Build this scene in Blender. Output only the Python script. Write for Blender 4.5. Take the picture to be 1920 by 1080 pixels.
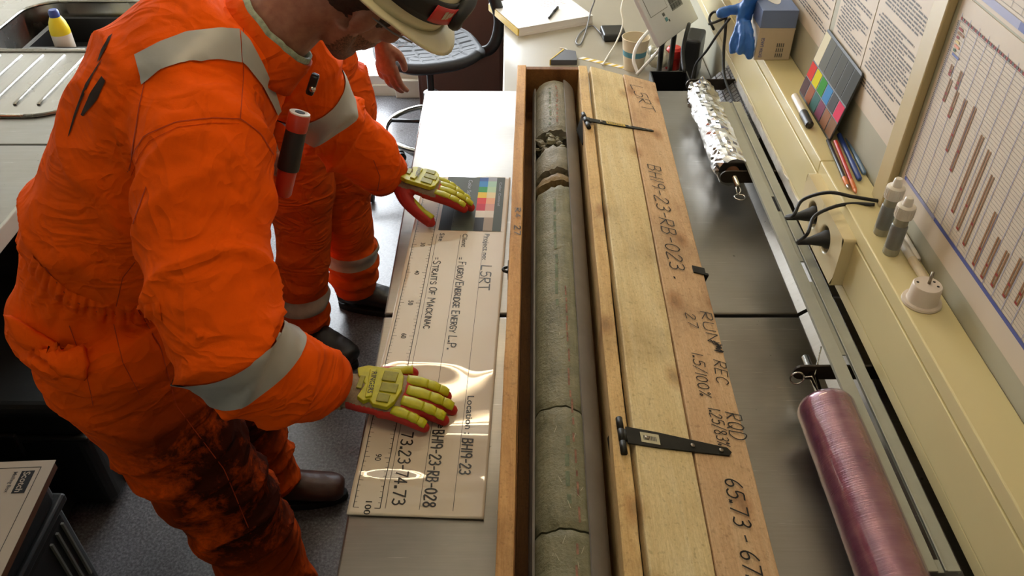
import bpy, bmesh, math, random
from mathutils import Vector, Matrix, Euler, noise
from mathutils.bvhtree import BVHTree
random.seed(7)
S = bpy.context.scene
for o in list(bpy.data.objects): bpy.data.objects.remove(o)
C = S.collection
R = math.radians

# ------------------------------------------------------------------ camera, sky, light, exposure
F, PITCH, CAMZ = 1550.0, R(39.11), 2.001          # focal length in pixels of a 1920 wide frame
cd = bpy.data.cameras.new('camera'); cam = bpy.data.objects.new('camera', cd); C.objects.link(cam)
cam.location = (0, 0, CAMZ); cam.rotation_euler = (R(90) - PITCH, 0, 0)
cd.sensor_width = 36; cd.lens = F / 1920 * 36; cd.clip_start = .02
S.camera = cam
W = bpy.data.worlds.new('overcast_sky'); S.world = W; W.use_nodes = True
W.node_tree.nodes['Background'].inputs[0].default_value = (.86, .93, 1, 1)
W.node_tree.nodes['Background'].inputs[1].default_value = 9.0
def area(name, loc, rot, sx, sy, power, col):
    l = bpy.data.lights.new(name, 'AREA'); l.shape = 'RECTANGLE'; l.size = sx; l.size_y = sy; l.energy = power; l.color = col
    o = bpy.data.objects.new(name, l); C.objects.link(o); o.location = loc; o.rotation_euler = rot; return o
area('daylight_window', (-.87, 4.25, 1.31), (R(-90), 0, 0), 1.95, 1.78, 155, (.9, .95, 1))
area('daylight_door', (-1.235, 4.25, .235), (R(-90), 0, 0), 1.2, .33, 22, (.9, .95, 1))
vs = S.view_settings
S.display_settings.display_device = 'sRGB'
vs.view_transform = 'Standard'; vs.look = 'None'; vs.gamma = 1; vs.use_curve_mapping = False
vs.exposure = -0.27

# ------------------------------------------------------------------ unprojection: where a sight line meets a real plane
_c, _s = math.cos(PITCH), math.sin(PITCH)
EYE = Vector((0, 0, CAMZ))
def ray(px, py):
    a, b = (px - 960) / F, (540 - py) / F
    return Vector((a, _c + b * _s, -_s + b * _c))
def on_z(px, py, z): d = ray(px, py); return EYE + d * ((z - CAMZ) / d.z)
def on_x(px, py, x): d = ray(px, py); return EYE + d * (x / d.x)
def on_y(px, py, y): d = ray(px, py); return EYE + d * (y / d.y)
def on_m(px, py, M):                                # local xy on the z=0 plane of a matrix
    Mi = M.inverted(); o = Mi @ EYE; d = Mi.to_3x3() @ ray(px, py)
    return o + d * (-o.z / d.z)

# ------------------------------------------------------------------ mesh helpers
def lin(c): return c / 12.92 if c <= .04045 else ((c + .055) / 1.055) ** 2.4
def rgb(h):
    if not isinstance(h, str): return tuple(h)
    return tuple(lin(int(h[i:i + 2], 16) / 255) for i in (0, 2, 4))
class MB:
    def __init__(s, M=None): s.v = []; s.f = []; s.mi = []; s.M = M or Matrix(); s.k = 0
    def add(s, vs, fs):
        n = len(s.v); s.v += [s.M @ Vector(p) for p in vs]
        s.f += [tuple(i + n for i in f) for f in fs]; s.mi += [s.k] * len(fs); return s
    def box(s, x0, x1, y0, y1, z0, z1):
        return s.add([(x, y, z) for x in (x0, x1) for y in (y0, y1) for z in (z0, z1)],
                     [(0, 1, 3, 2), (4, 6, 7, 5), (0, 4, 5, 1), (2, 3, 7, 6), (0, 2, 6, 4), (1, 5, 7, 3)])
    def quad(s, a, b, c, d): return s.add([a, b, c, d], [(0, 1, 2, 3)])
    def rect(s, x0, x1, y0, y1, z=0): return s.quad((x0, y0, z), (x1, y0, z), (x1, y1, z), (x0, y1, z))
    def prism(s, poly, z0, z1):
        n = len(poly)
        return s.add([(x, y, z0) for x, y in poly] + [(x, y, z1) for x, y in poly],
                     [tuple(range(n - 1, -1, -1)), tuple(range(n, 2 * n))] + [(i, (i + 1) % n, n + (i + 1) % n, n + i) for i in range(n)])
    def lathe(s, prof, n=24, M=None):               # prof: (r, z) pairs about z
        old = s.M; s.M = old @ M if M else old
        vs = []; fs = []
        for r, z in prof: vs += [(r * math.cos(2 * math.pi * i / n), r * math.sin(2 * math.pi * i / n), z) for i in range(n)]
        for j in range(len(prof) - 1):
            for i in range(n): a = j * n; fs.append((a + i, a + (i + 1) % n, a + n + (i + 1) % n, a + n + i))
        fs.append(tuple(range(n - 1, -1, -1))); fs.append(tuple(range(len(vs) - n, len(vs))))
        s.add(vs, fs); s.M = old; return s
    def tube(s, pts, rad, n=10, flat=1.0, ref=None, cap=True):
        pts = [Vector(p) for p in pts]; m = len(pts)
        if not isinstance(rad, (list, tuple)): rad = [rad] * m
        vs = []; fs = []; u = None
        for i in range(m):
            t = (pts[min(i + 1, m - 1)] - pts[max(i - 1, 0)])
            t = t.normalized() if t.length > 1e-9 else Vector((0, 0, 1))
            base = Vector(ref) if ref is not None else (u if u is not None else (Vector((0, 0, 1)) if abs(t.z) < .9 else Vector((1, 0, 0))))
            u = base - t * base.dot(t)
            if u.length < 1e-6: u = t.orthogonal()
            u.normalize(); w = t.cross(u)
            r = rad[i]; ra, rb = r if isinstance(r, (list, tuple)) else (r, r * flat)
            vs += [pts[i] + u * (ra * math.cos(2 * math.pi * k / n)) + w * (rb * math.sin(2 * math.pi * k / n)) for k in range(n)]
        for i in range(m - 1):
            for k in range(n): a = i * n; fs.append((a + k, a + (k + 1) % n, a + n + (k + 1) % n, a + n + k))
        if cap: fs.append(tuple(range(n - 1, -1, -1))); fs.append(tuple(range(len(vs) - n, len(vs))))
        return s.add(vs, fs)
    def ball(s, c, r, n=12, M=None):
        r = r if isinstance(r, (list, tuple)) else (r, r, r)
        c = Vector(c); vs = []; fs = []; h = n // 2
        for j in range(1, h):
            for i in range(n):
                a, b = math.pi * j / h, 2 * math.pi * i / n
                p = Vector((r[0] * math.sin(a) * math.cos(b), r[1] * math.sin(a) * math.sin(b), r[2] * math.cos(a)))
                vs.append(c + (M @ p if M else p))
        t = Vector((0, 0, r[2])); vs.append(c + (M @ t if M else t)); vs.append(c - (M @ t if M else t))
        for j in range(h - 2):
            for i in range(n): a = j * n; fs.append((a + i, a + n + i, a + n + (i + 1) % n, a + (i + 1) % n))
        e = len(vs) - 2
        for i in range(n): fs.append((e, i, (i + 1) % n)); fs.append((e + 1, (h - 2) * n + (i + 1) % n, (h - 2) * n + i))
        return s.add(vs, fs)
    def mesh(s, name):
        me = bpy.data.meshes.new(name); me.from_pydata([tuple(p) for p in s.v], [], s.f); me.update(); return me
    def build(s, name, mats, parent=None, smooth=False, bev=0, seg=2, label=None, fix=True):
        me = s.mesh(name)
        if fix:
            bm = bmesh.new(); bm.from_mesh(me); bmesh.ops.recalc_face_normals(bm, faces=bm.faces); bm.to_mesh(me); bm.free()
        mats = mats if isinstance(mats, (list, tuple)) else [mats]
        for m in mats: me.materials.append(MAT[m] if isinstance(m, str) else m)
        if len(mats) > 1: me.polygons.foreach_set('material_index', s.mi)
        return link(name, me, parent, smooth, bev, seg, label)
def link(name, me, parent=None, smooth=False, bev=0, seg=2, label=None):
    o = bpy.data.objects.new(name, me); C.objects.link(o)
    if smooth: me.polygons.foreach_set('use_smooth', [True] * len(me.polygons)); me.update()
    if smooth == 'auto':
        m = o.modifiers.new('edges', 'EDGE_SPLIT'); m.split_angle = R(38)
    if bev:
        m = o.modifiers.new('bevel', 'BEVEL'); m.width = bev; m.segments = seg; m.limit_method = 'ANGLE'; m.angle_limit = R(40)
    if parent is not None: o.parent = parent; o.matrix_parent_inverse = Matrix.Translation(parent.location).inverted() if parent.type == 'EMPTY' else Matrix()
    if label: o['label'] = label
    return o
def tag(o, label, cat, group=None, kind=None):
    o['label'] = label
    if cat: o['category'] = cat
    if group: o['group'] = group
    if kind: o['kind'] = kind
    return o
def thing(name, label, cat, loc, group=None):
    e = bpy.data.objects.new(name, None); e.empty_display_size = .05; C.objects.link(e); e.location = loc
    return tag(e, label, cat, group)
def struct(o, label=None):
    o['kind'] = 'structure'
    if label: o['label'] = label
    return o
def shade(h, k): c = rgb(h); return tuple(min(1, x * k) for x in c)
def T(x, y, z): return Matrix.Translation((x, y, z))
def Rz(a): return Matrix.Rotation(R(a), 4, 'Z')
def Ry(a): return Matrix.Rotation(R(a), 4, 'Y')
def Rx(a): return Matrix.Rotation(R(a), 4, 'X')
def frame(o, x, y, z=None):                         # matrix from origin and axes
    x = Vector(x).normalized(); z = Vector(x).cross(Vector(y)).normalized() if z is None else Vector(z).normalized(); y = z.cross(x)
    M = Matrix((x, y, z)).transposed().to_4x4(); M.translation = Vector(o); return M
def along(a, b):                                    # z axis from a to b
    a, b = Vector(a), Vector(b); M = (b - a).to_track_quat('Z', 'Y').to_matrix().to_4x4(); M.translation = a; return M
def cat_rom(pts, n=8):
    P = [Vector(p) for p in pts]; P = [P[0] * 2 - P[1]] + P + [P[-1] * 2 - P[-2]]; out = []
    for i in range(1, len(P) - 2):
        for k in range(n):
            t = k / n; a, b, c, d = P[i - 1:i + 3]
            out.append(.5 * ((2 * b) + (c - a) * t + (2 * a - 5 * b + 4 * c - d) * t * t + (3 * b - a - 3 * c + d) * t ** 3))
    return out + [P[-2]]

# ------------------------------------------------------------------ materials
MAT = {}
def nodes(name):
    m = bpy.data.materials.new(name); m.use_nodes = True; MAT[name] = m
    return m, m.node_tree, m.node_tree.nodes['Principled BSDF']
def N(t, typ, **kw):
    n = t.nodes.new(typ)
    for k, v in kw.items():
        if k.startswith('i_'):
            key = k[2:]; n.inputs[int(key) if key.isdigit() else key].default_value = v
        else: setattr(n, k, v)
    return n
def coords(t, scale=(1, 1, 1), rot=(0, 0, 0), kind='Object'):
    tc = N(t, 'ShaderNodeTexCoord'); mp = N(t, 'ShaderNodeMapping'); t.links.new(tc.outputs[kind], mp.inputs[0])
    mp.inputs['Scale'].default_value = scale; mp.inputs['Rotation'].default_value = rot; return mp.outputs[0]
def ramp(t, fac, stops):
    r = N(t, 'ShaderNodeValToRGB'); e = r.color_ramp.elements
    while len(e) < len(stops): e.new(.5)
    for k, (p, c) in enumerate(stops): e[k].position = p; e[k].color = tuple(rgb(c)) + (1,) if not isinstance(c, float) else (c, c, c, 1)
    t.links.new(fac, r.inputs[0]); return r.outputs[0]
def mix(t, fac, a, b, mode='MIX'):
    m = N(t, 'ShaderNodeMix', data_type='RGBA', blend_type=mode)
    for sock, v in ((m.inputs[0], fac), (m.inputs[6], a), (m.inputs[7], b)):
        if hasattr(v, 'links'): t.links.new(v, sock)
        elif isinstance(v, (int, float)): sock.default_value = v if sock == m.inputs[0] else (v, v, v, 1)
        else: sock.default_value = tuple(rgb(v)) + (1,)
    return m.outputs[2]
def nz(t, co, scale, detail=4, rough=.6, dist=0):
    n = N(t, 'ShaderNodeTexNoise'); n.inputs['Scale'].default_value = scale; n.inputs['Detail'].default_value = detail
    n.inputs['Roughness'].default_value = rough; n.inputs['Distortion'].default_value = dist
    t.links.new(co, n.inputs['Vector']); return n.outputs[0]
def bump(t, b, h, strength=.3, dist=.002):
    n = N(t, 'ShaderNodeBump'); n.inputs['Strength'].default_value = strength; n.inputs['Distance'].default_value = dist
    t.links.new(h, n.inputs['Height']); t.links.new(n.outputs[0], b.inputs['Normal']); return n
def mat(name, col, rough=.5, metal=0, var=.08, vs=12, bmp=0, bs=200, stretch=(1, 1, 1), coat=0, spec=.5, emit=0, trans=0, alpha=1, rvar=0):
    m, t, b = nodes(name); co = coords(t, stretch)
    c = rgb(col)
    if var:
        n = nz(t, co, vs, 5)
        out = ramp(t, n, [(.3, tuple(x * (1 - var) for x in c)), (.7, tuple(min(1, x * (1 + var)) for x in c))])
        t.links.new(out, b.inputs['Base Color'])
        if rvar:
            rr = ramp(t, n, [(.3, float(max(0, rough - rvar))), (.7, float(rough + rvar))]); t.links.new(rr, b.inputs['Roughness'])
    else: b.inputs['Base Color'].default_value = c + (1,)
    if not rvar: b.inputs['Roughness'].default_value = rough
    b.inputs['Metallic'].default_value = metal; b.inputs['Coat Weight'].default_value = coat; b.inputs['Coat Roughness'].default_value = .06
    b.inputs['Specular IOR Level'].default_value = spec; b.inputs['Transmission Weight'].default_value = trans; b.inputs['Alpha'].default_value = alpha
    if emit: b.inputs['Emission Color'].default_value = c + (1,); b.inputs['Emission Strength'].default_value = emit
    if bmp: bump(t, b, nz(t, co, bs, 3), bmp, .001)
    return m

def steel(name, col, rough, streak=(1, 30, 1), scratch=.25):
    m, t, b = nodes(name); b.inputs['Metallic'].default_value = 1
    co = coords(t, streak); n = nz(t, co, 9, 6, .65); big = nz(t, coords(t), 3.2, 4)
    c = rgb(col)
    base = ramp(t, n, [(.25, tuple(x * .92 for x in c)), (.75, tuple(min(1, x * 1.05) for x in c))])
    sc = nz(t, coords(t, (1.2, 46, 1), (0, 0, .05)), 5, 5, .75); base = mix(t, ramp(t, sc, [(.64, 0.0), (.70, .8)]), base, tuple(min(1, x * 1.9) for x in c))
    sp2 = nz(t, coords(t), 70, 2, .4); base = mix(t, ramp(t, sp2, [(.22, .7), (.25, 0.0)]), base, (.1, .09, .08))
    blot = ramp(t, big, [(.35, (.78, .76, .72)), (.65, (1, 1, 1))])
    t.links.new(mix(t, 1, base, blot, 'MULTIPLY'), b.inputs['Base Color'])
    rr = ramp(t, big, [(.3, float(rough * .75)), (.7, float(rough * 1.35))]); t.links.new(rr, b.inputs['Roughness'])
    fine = nz(t, coords(t, (1.5, 60, 1), (0, 0, .12)), 14, 3, .7)
    lines = ramp(t, fine, [(.66, 0.0), (.72, 1.0)])
    bump(t, b, mix(t, .5, n, lines), scratch, .0004)
steel('worktop_steel', '94908a', .34)
steel('sink_steel', '96948f', .27, (20, 2, 1), .2)
steel('bench_steel', '8d8b87', .33, (1, 12, 1), .2)
mat('rail_paint', '9fa094', .45, 0, .05, 30)
mat('dark_metal', '3a332b', .45, .6, .15, 40)
mat('chrome', 'c8c6c0', .12, 1, .03)
mat('black_iron', '26251f', .5, .55, .3, 60, .3, 150)
mat('screw_metal', '8f877a', .35, .9, .1)
mat('cream_plastic', 'd6c998', .32, 0, .035, 3, 0, coat=.15)
mat('cream_socket', 'd9caa0', .28, 0, .03, 5, coat=.25)
mat('cream_strip', 'b8a67c', .4, 0, .05, 5)
mat('wall_paint', 'a9a692', .55, 0, .05, 4, .1, 90)
mat('wall_white', 'cfcbbd', .6, 0, .04, 3, .1, 90)
mat('ceiling_paint', 'c9c4b4', .7, 0, .04, 3)
mat('desk_laminate', '968f80', .38, 0, .04, 4, coat=.1)
mat('desk_edge', 'c7c0b2', .45)
mat('brown_panel', '5b3d33', .5, 0, .06, 6)
mat('paper', 'cbbdaa', .55, 0, .03, 8)
mat('white_paper', 'd8d5d2', .55, 0, .03, 8)
mat('print_ink', '1c1b1c', .5, 0, 0)
mat('ink_grey', '8b8680', .6, 0, 0)
mat('ink_text', '5d5a57', .6, 0, 0)
mat('ink_brown', '8c6138', .6, 0, 0)
mat('ink_red', '8f2a22', .6, 0, 0)
mat('ink_blue', '4d5795', .5, 0, 0)
mat('ink_lilac', '8f90b0', .5, 0, 0)
mat('black_plastic', '1b1b1c', .38, 0, .1, 20)
mat('black_rubber', '17181a', .55, 0, .15, 20, .2, 120)
mat('black_matt', '101011', .6, 0, .15, 20)
mat('grey_plastic', '77777a', .4, 0, .05)
mat('white_plastic', 'd9d2c6', .35, 0, .03, coat=.1)
mat('cable_white', 'cfc8bb', .45, 0, .03)
mat('chair_pu', '292b2e', .58, 0, .15, 30, .15, 300, spec=.25)
mat('silver_laptop', 'd2d3da', .4, 0, .03)
mat('key_grey', '4a4b50', .5, 0, .05)
mat('nitrile_blue', '2a66b8', .38, 0, .12, 18, .15, 60)
mat('box_white', 'c4b49c', .55, 0, .04)
mat('box_blue', '6d7fa8', .5, 0, .08, 10)
mat('cup_paper', 'd6c6a8', .55, 0, .04)
mat('cup_blue', '5a93a3', .55, 0, .04)
mat('red_plastic', 'c3261d', .35, 0, .06)
mat('yellow_plastic', 'd8c41c', .4, 0, .05)
mat('blue_plastic', '2d468f', .35, 0, .06)
mat('orange_plastic', 'd0753a', .45, 0, .06)
mat('card_dark', '3b3c3b', .5, 0, .04)
mat('cork', '8a5f3c', .8, 0, .2, 60)
mat('carton_white', 'b6a792', .6, 0, .05, 6)
mat('carton_brown', '6d4327', .75, 0, .1, 8)
mat('case_black', '1d1f1e', .5, 0, .2, 10, .2, 250)
mat('case_rib', '77776f', .45, 0, .1)
mat('boot_black', '1f1d1a', .42, 0, .3, 25, .4, 60)
mat('boot_brown', '4a2a1e', .4, 0, .25, 15, .3, 70)
mat('sole_black', '121212', .7)
mat('tape_silver', 'a9a8a4', .42, .2, .06, 14, .15, 160)
mat('tape_old', 'a99a86', .5, .1, .2, 22, .2, 120)
mat('red_light', 'b03420', .3, 0, .08, 20)
mat('window_glass', 'e8eef0', .02, 0, 0, alpha=.12)
mat('glass_clear', 'cfd6d8', .05, 0, 0, trans=.9)
mat('lens_clear', 'b9c2c4', .08, 0, 0, alpha=.22)
mat('bottle_grey', '6f716e', .3, 0, .1, 30, coat=.3)
mat('bottle_clear', 'b5b19c', .2, 0, .05, trans=.35)
mat('sticker_white', 'b9b396', .5, 0, .1, 200)
mat('sticker_yellow', 'c9aa3c', .45, 0, .1, 100)
mat('hat_white', 'd6cda8', .3, 0, .05, 8, .1, 40, coat=.3)
mat('label_red', 'c02a2a', .4, 0, .05)
mat('shirt_green', '9aa48f', .8, 0, .35, 90)
mat('hair_dark', '2a1b12', .7, 0, .4, 160, .6, 300)
mat('window_frame_white', 'd5d2cc', .4, 0, .03)
mat('tube_glow', (1, .83, .58), .5, 0, 0, emit=24)
mat('tube_glow_dim', (1, .81, .54), .5, 0, 0, emit=13)  # weaker glow for the added near lamp, turned down to balance the light
mat('lamp_housing', 'cfcabf', .5, 0, .03)
mat('tin_foil', 'd0d0d0', .2, 1, .06, 20, .25, 45)
mat('red_pencil', 'b8322a', .4, 0, .06)
mat('pale_blue', '7d9cc0', .25, 0, .05, trans=.4)
mat('adapter_white', 'd5c8ba', .35, 0, .02, coat=.2)
mat('glass_door_white', 'd8d8d6', .5)

def wood(name, a, b_, c, knots=True, rough=.7, dark=.0):
    m, t, b = nodes(name); co = coords(t, (7, .55, 7)); co2 = coords(t)
    g = nz(t, co, 6, 8, .62, .6); fine = nz(t, coords(t, (60, 3, 60)), 8, 4, .7); big = nz(t, co2, 4, 5, .6)
    col = ramp(t, g, [(.3, a), (.5, b_), (.72, c)])
    col = mix(t, .35, col, ramp(t, fine, [(.3, tuple(x * .6 for x in rgb(b_))), (.7, c)]))
    stain = ramp(t, big, [(.34, (.36, .31, .27)), (.48, (.9, .88, .85)), (.56, (1, 1, 1))])
    col = mix(t, .45, col, stain, 'MULTIPLY')
    if knots:
        v = N(t, 'ShaderNodeTexVoronoi'); v.voronoi_dimensions = '2D'; v.inputs['Scale'].default_value = 5.6; t.links.new(coords(t, (1.5, .8, 1)), v.inputs['Vector'])
        k = ramp(t, v.outputs['Distance'], [(.03, (.3, .16, .08)), (.07, (.62, .42, .28)), (.16, (1, 1, 1))])
        col = mix(t, .55, col, k, 'MULTIPLY')
    sp = nz(t, co2, 150, 2, .5); dirt = ramp(t, sp, [(.30, (.35, .3, .24)), (.40, (1, 1, 1))]); saw = nz(t, coords(t, (1, .45, 1)), 330, 3, .7); col = mix(t, .35, col, ramp(t, saw, [(.35, (.62, .58, .52)), (.62, (1, 1, 1))]), 'MULTIPLY')
    col = mix(t, .3, col, dirt, 'MULTIPLY')
    t.links.new(col, b.inputs['Base Color']); b.inputs['Roughness'].default_value = rough; b.inputs['Specular IOR Level'].default_value = .3
    bump(t, b, mix(t, .5, fine, nz(t, co2, 190, 3)), .7, .002)
wood('pine', 'cba265', 'd8b57a', 'e5c893')
wood('pine_lid', 'd8bb86', 'e5cf9c', 'eedfb8', rough=.65)
wood('pine_lid_red', 'c9a07a', 'd8b48c', 'e2c5a0', rough=.65)
wood('pine_edge', 'bd8850', 'd2a066', 'e1b880', knots=False)
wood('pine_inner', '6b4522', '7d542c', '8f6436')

def speck_floor():
    m, t, b = nodes('vinyl_floor'); co = coords(t)
    n = nz(t, co, 130, 3, .7); big = nz(t, co, 2.5, 4)
    col = ramp(t, n, [(.35, '46464a'), (.5, '626266'), (.68, '85858a')])
    col = mix(t, .6, col, ramp(t, big, [(.3, (.62, .58, .5)), (.65, (1, 1, 1))]), 'MULTIPLY')
    t.links.new(col, b.inputs['Base Color'])
    rr = ramp(t, big, [(.3, .24), (.7, .4)]); t.links.new(rr, b.inputs['Roughness'])
    b.inputs['Specular IOR Level'].default_value = .6
    bump(t, b, nz(t, co, 45, 3), .12, .002)
speck_floor()

def core_mat(name, a, b_, c):
    m, t, b = nodes(name); co = coords(t)
    n = nz(t, co, 22, 8, .68); st = nz(t, coords(t, (30, 2.2, 30)), 5, 5, .6); sp = nz(t, co, 170, 3, .6)
    col = ramp(t, n, [(.28, tuple(x * .7 for x in rgb(a))), (.4, a), (.54, b_), (.75, c)])
    col = mix(t, .3, col, ramp(t, st, [(.3, a), (.7, c)]))
    col = mix(t, .45, col, ramp(t, sp, [(.27, (.3, .3, .26)), (.36, (1, 1, 1)), (.7, (1, 1, 1)), (.76, (1.0, .98, .9))]), 'MULTIPLY')
    t.links.new(col, b.inputs['Base Color']); b.inputs['Roughness'].default_value = .62; b.inputs['Specular IOR Level'].default_value = .35
    bump(t, b, mix(t, .5, n, sp), .9, .004)
core_mat('core_grey', '6c6857', '827c6a', '989180')
core_mat('core_olive', '68664e', '7a775e', '8f8a70')
core_mat('core_brown', '6d5a3c', '8a7350', 'a0895f')
mat('core_chalk', 'b5ae98', .9); mat('core_red', '86604f', .85, 0, .5, 90); mat('core_green', '666f58', .85, 0, .4, 90); mat('chart_green', '3f6b4c', .6); mat('foil_tape_white', 'd9d5cc', .35, .35, .15, 40, .4, 80)
mat('liner_grey', '77716d', .38, 0, .1, 20, .1, 60)
mat('liner_edge', 'a9a39c', .4, 0, .1)

def cloth(name, col, dirt=0, dark='1b0d08'):
    m, t, b = nodes(name); co = coords(t)
    c = rgb(col); n = nz(t, co, 7, 5)
    o = ramp(t, n, [(.3, tuple(x * .9 for x in c)), (.7, tuple(min(1, x * 1.06) for x in c))])
    if dirt:
        d = nz(t, coords(t, (3.4, 3.4, 4.6)), 1.9, 8, .72, .25); tc = N(t, 'ShaderNodeTexCoord'); sx = N(t, 'ShaderNodeSeparateXYZ')
        t.links.new(tc.outputs['Object'], sx.inputs[0])
        def rng(sock, a, b2):
            r = N(t, 'ShaderNodeMapRange'); r.inputs[1].default_value = a; r.inputs[2].default_value = b2; t.links.new(sock, r.inputs[0]); return r.outputs[0]
        def mul(a, b2, op='MULTIPLY'):
            q = N(t, 'ShaderNodeMath', operation=op); t.links.new(a, q.inputs[0])
            t.links.new(b2, q.inputs[1]) if hasattr(b2, 'links') else setattr(q.inputs[1], 'default_value', b2); return q.outputs[0]
        area_ = mul(rng(sx.outputs[0], -.86, -.68), rng(sx.outputs[2], .98, .72))     # soiled front of the trousers, where the work rubs
        area_ = mul(area_, rng(sx.outputs[2], .05, .4))
        f = mul(ramp(t, d, [(.30, 0.0), (.52, 1.0)]), area_); f = mul(f, dirt)
        o = mix(t, f, o, dark)
    t.links.new(o, b.inputs['Base Color']); b.inputs['Roughness'].default_value = .85; b.inputs['Specular IOR Level'].default_value = .1
    b.inputs['Sheen Weight'].default_value = .0
    w = nz(t, co, 420, 2); big = nz(t, co, 22, 3, .5, .8)
    def crease(scale, sc, rot):
        q = nz(t, coords(t, sc, rot), scale, 2, .5, 1.3); s1 = N(t, 'ShaderNodeMath', operation='SUBTRACT'); t.links.new(q, s1.inputs[0]); s1.inputs[1].default_value = .5
        s2 = N(t, 'ShaderNodeMath', operation='ABSOLUTE'); t.links.new(s1.outputs[0], s2.inputs[0]); return ramp(t, s2.outputs[0], [(.0, 1.0), (.14, .25), (.35, 0.0)])
    b1 = bump(t, b, mix(t, .25, big, w), .35, .004)
    b2 = bump(t, b, mix(t, .5, crease(6.5, (1, 1, 2.2), (.5, .4, .2)), crease(4.5, (2, 1, 1), (.2, .7, .9))), .55, .016); t.links.new(b1.outputs[0], b2.inputs['Normal'])
cloth('orange_cloth', 'f05904', .95)
cloth('orange_cloth_plain', 'd8500c')
cloth('orange_seam', 'cc4004')
mat('seam_dark', 'b03500', .85)
mat('letter_black', '241008', .85)
mat('knit_grey', '8d7c66', .9, 0, .2, 220, .6, 300)
mat('glove_red', 'b02418', .6, 0, .12, 40, .3, 120)
mat('guard_yellow', 'b5b312', .5, 0, .15, 60, .1, 80)
mat('guard_dark', '8c8a16', .55, 0, .2, 80, .2, 120)
def skin_mat():
    m, t, b = nodes('skin'); co = coords(t)
    n = nz(t, co, 60, 5); o = ramp(t, n, [(.3, '835241'), (.7, '9d6a54')])
    t.links.new(o, b.inputs['Base Color']); b.inputs['Roughness'].default_value = .48; b.inputs['Subsurface Weight'].default_value = .08
    b.inputs['Subsurface Radius'].default_value = (.01, .004, .002); bump(t, b, nz(t, co, 320, 2), .15, .0008)
skin_mat()
def stubble():
    m, t, b = nodes('stubble'); co = coords(t); n = nz(t, co, 260, 3, .8)
    t.links.new(ramp(t, n, [(.38, '3d271b'), (.6, '845540')]), b.inputs['Base Color']); b.inputs['Roughness'].default_value = .65; bump(t, b, n, .5, .0015)
stubble()
def film_mat():
    m, t, b = nodes('cling_film'); co = coords(t, (1, 40, 1)); n = nz(t, co, 8, 4, .7)
    c = ramp(t, nz(t, coords(t, (2, 6, 2)), 5, 4), [(.3, '75405a'), (.7, '93606f')])
    t.links.new(c, b.inputs['Base Color']); b.inputs['Roughness'].default_value = .2; b.inputs['Metallic'].default_value = .35
    b.inputs['Coat Weight'].default_value = 1; b.inputs['Coat Roughness'].default_value = .07; b.inputs['Specular IOR Level'].default_value = .8; b.inputs['Coat IOR'].default_value = 1.7
    bump(t, b, n, .4, .0016)
film_mat()
def board_mat():
    m, t, b = nodes('laminate_board'); co = coords(t)
    n = nz(t, co, 3, 3); t.links.new(ramp(t, n, [(.3, 'c9bda8'), (.7, 'd3c8b6')]), b.inputs['Base Color'])
    b.inputs['Roughness'].default_value = .55; b.inputs['Specular IOR Level'].default_value = .3; b.inputs['Coat Weight'].default_value = 1; b.inputs['Coat Roughness'].default_value = .02; b.inputs['Coat IOR'].default_value = 1.6
board_mat()

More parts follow.
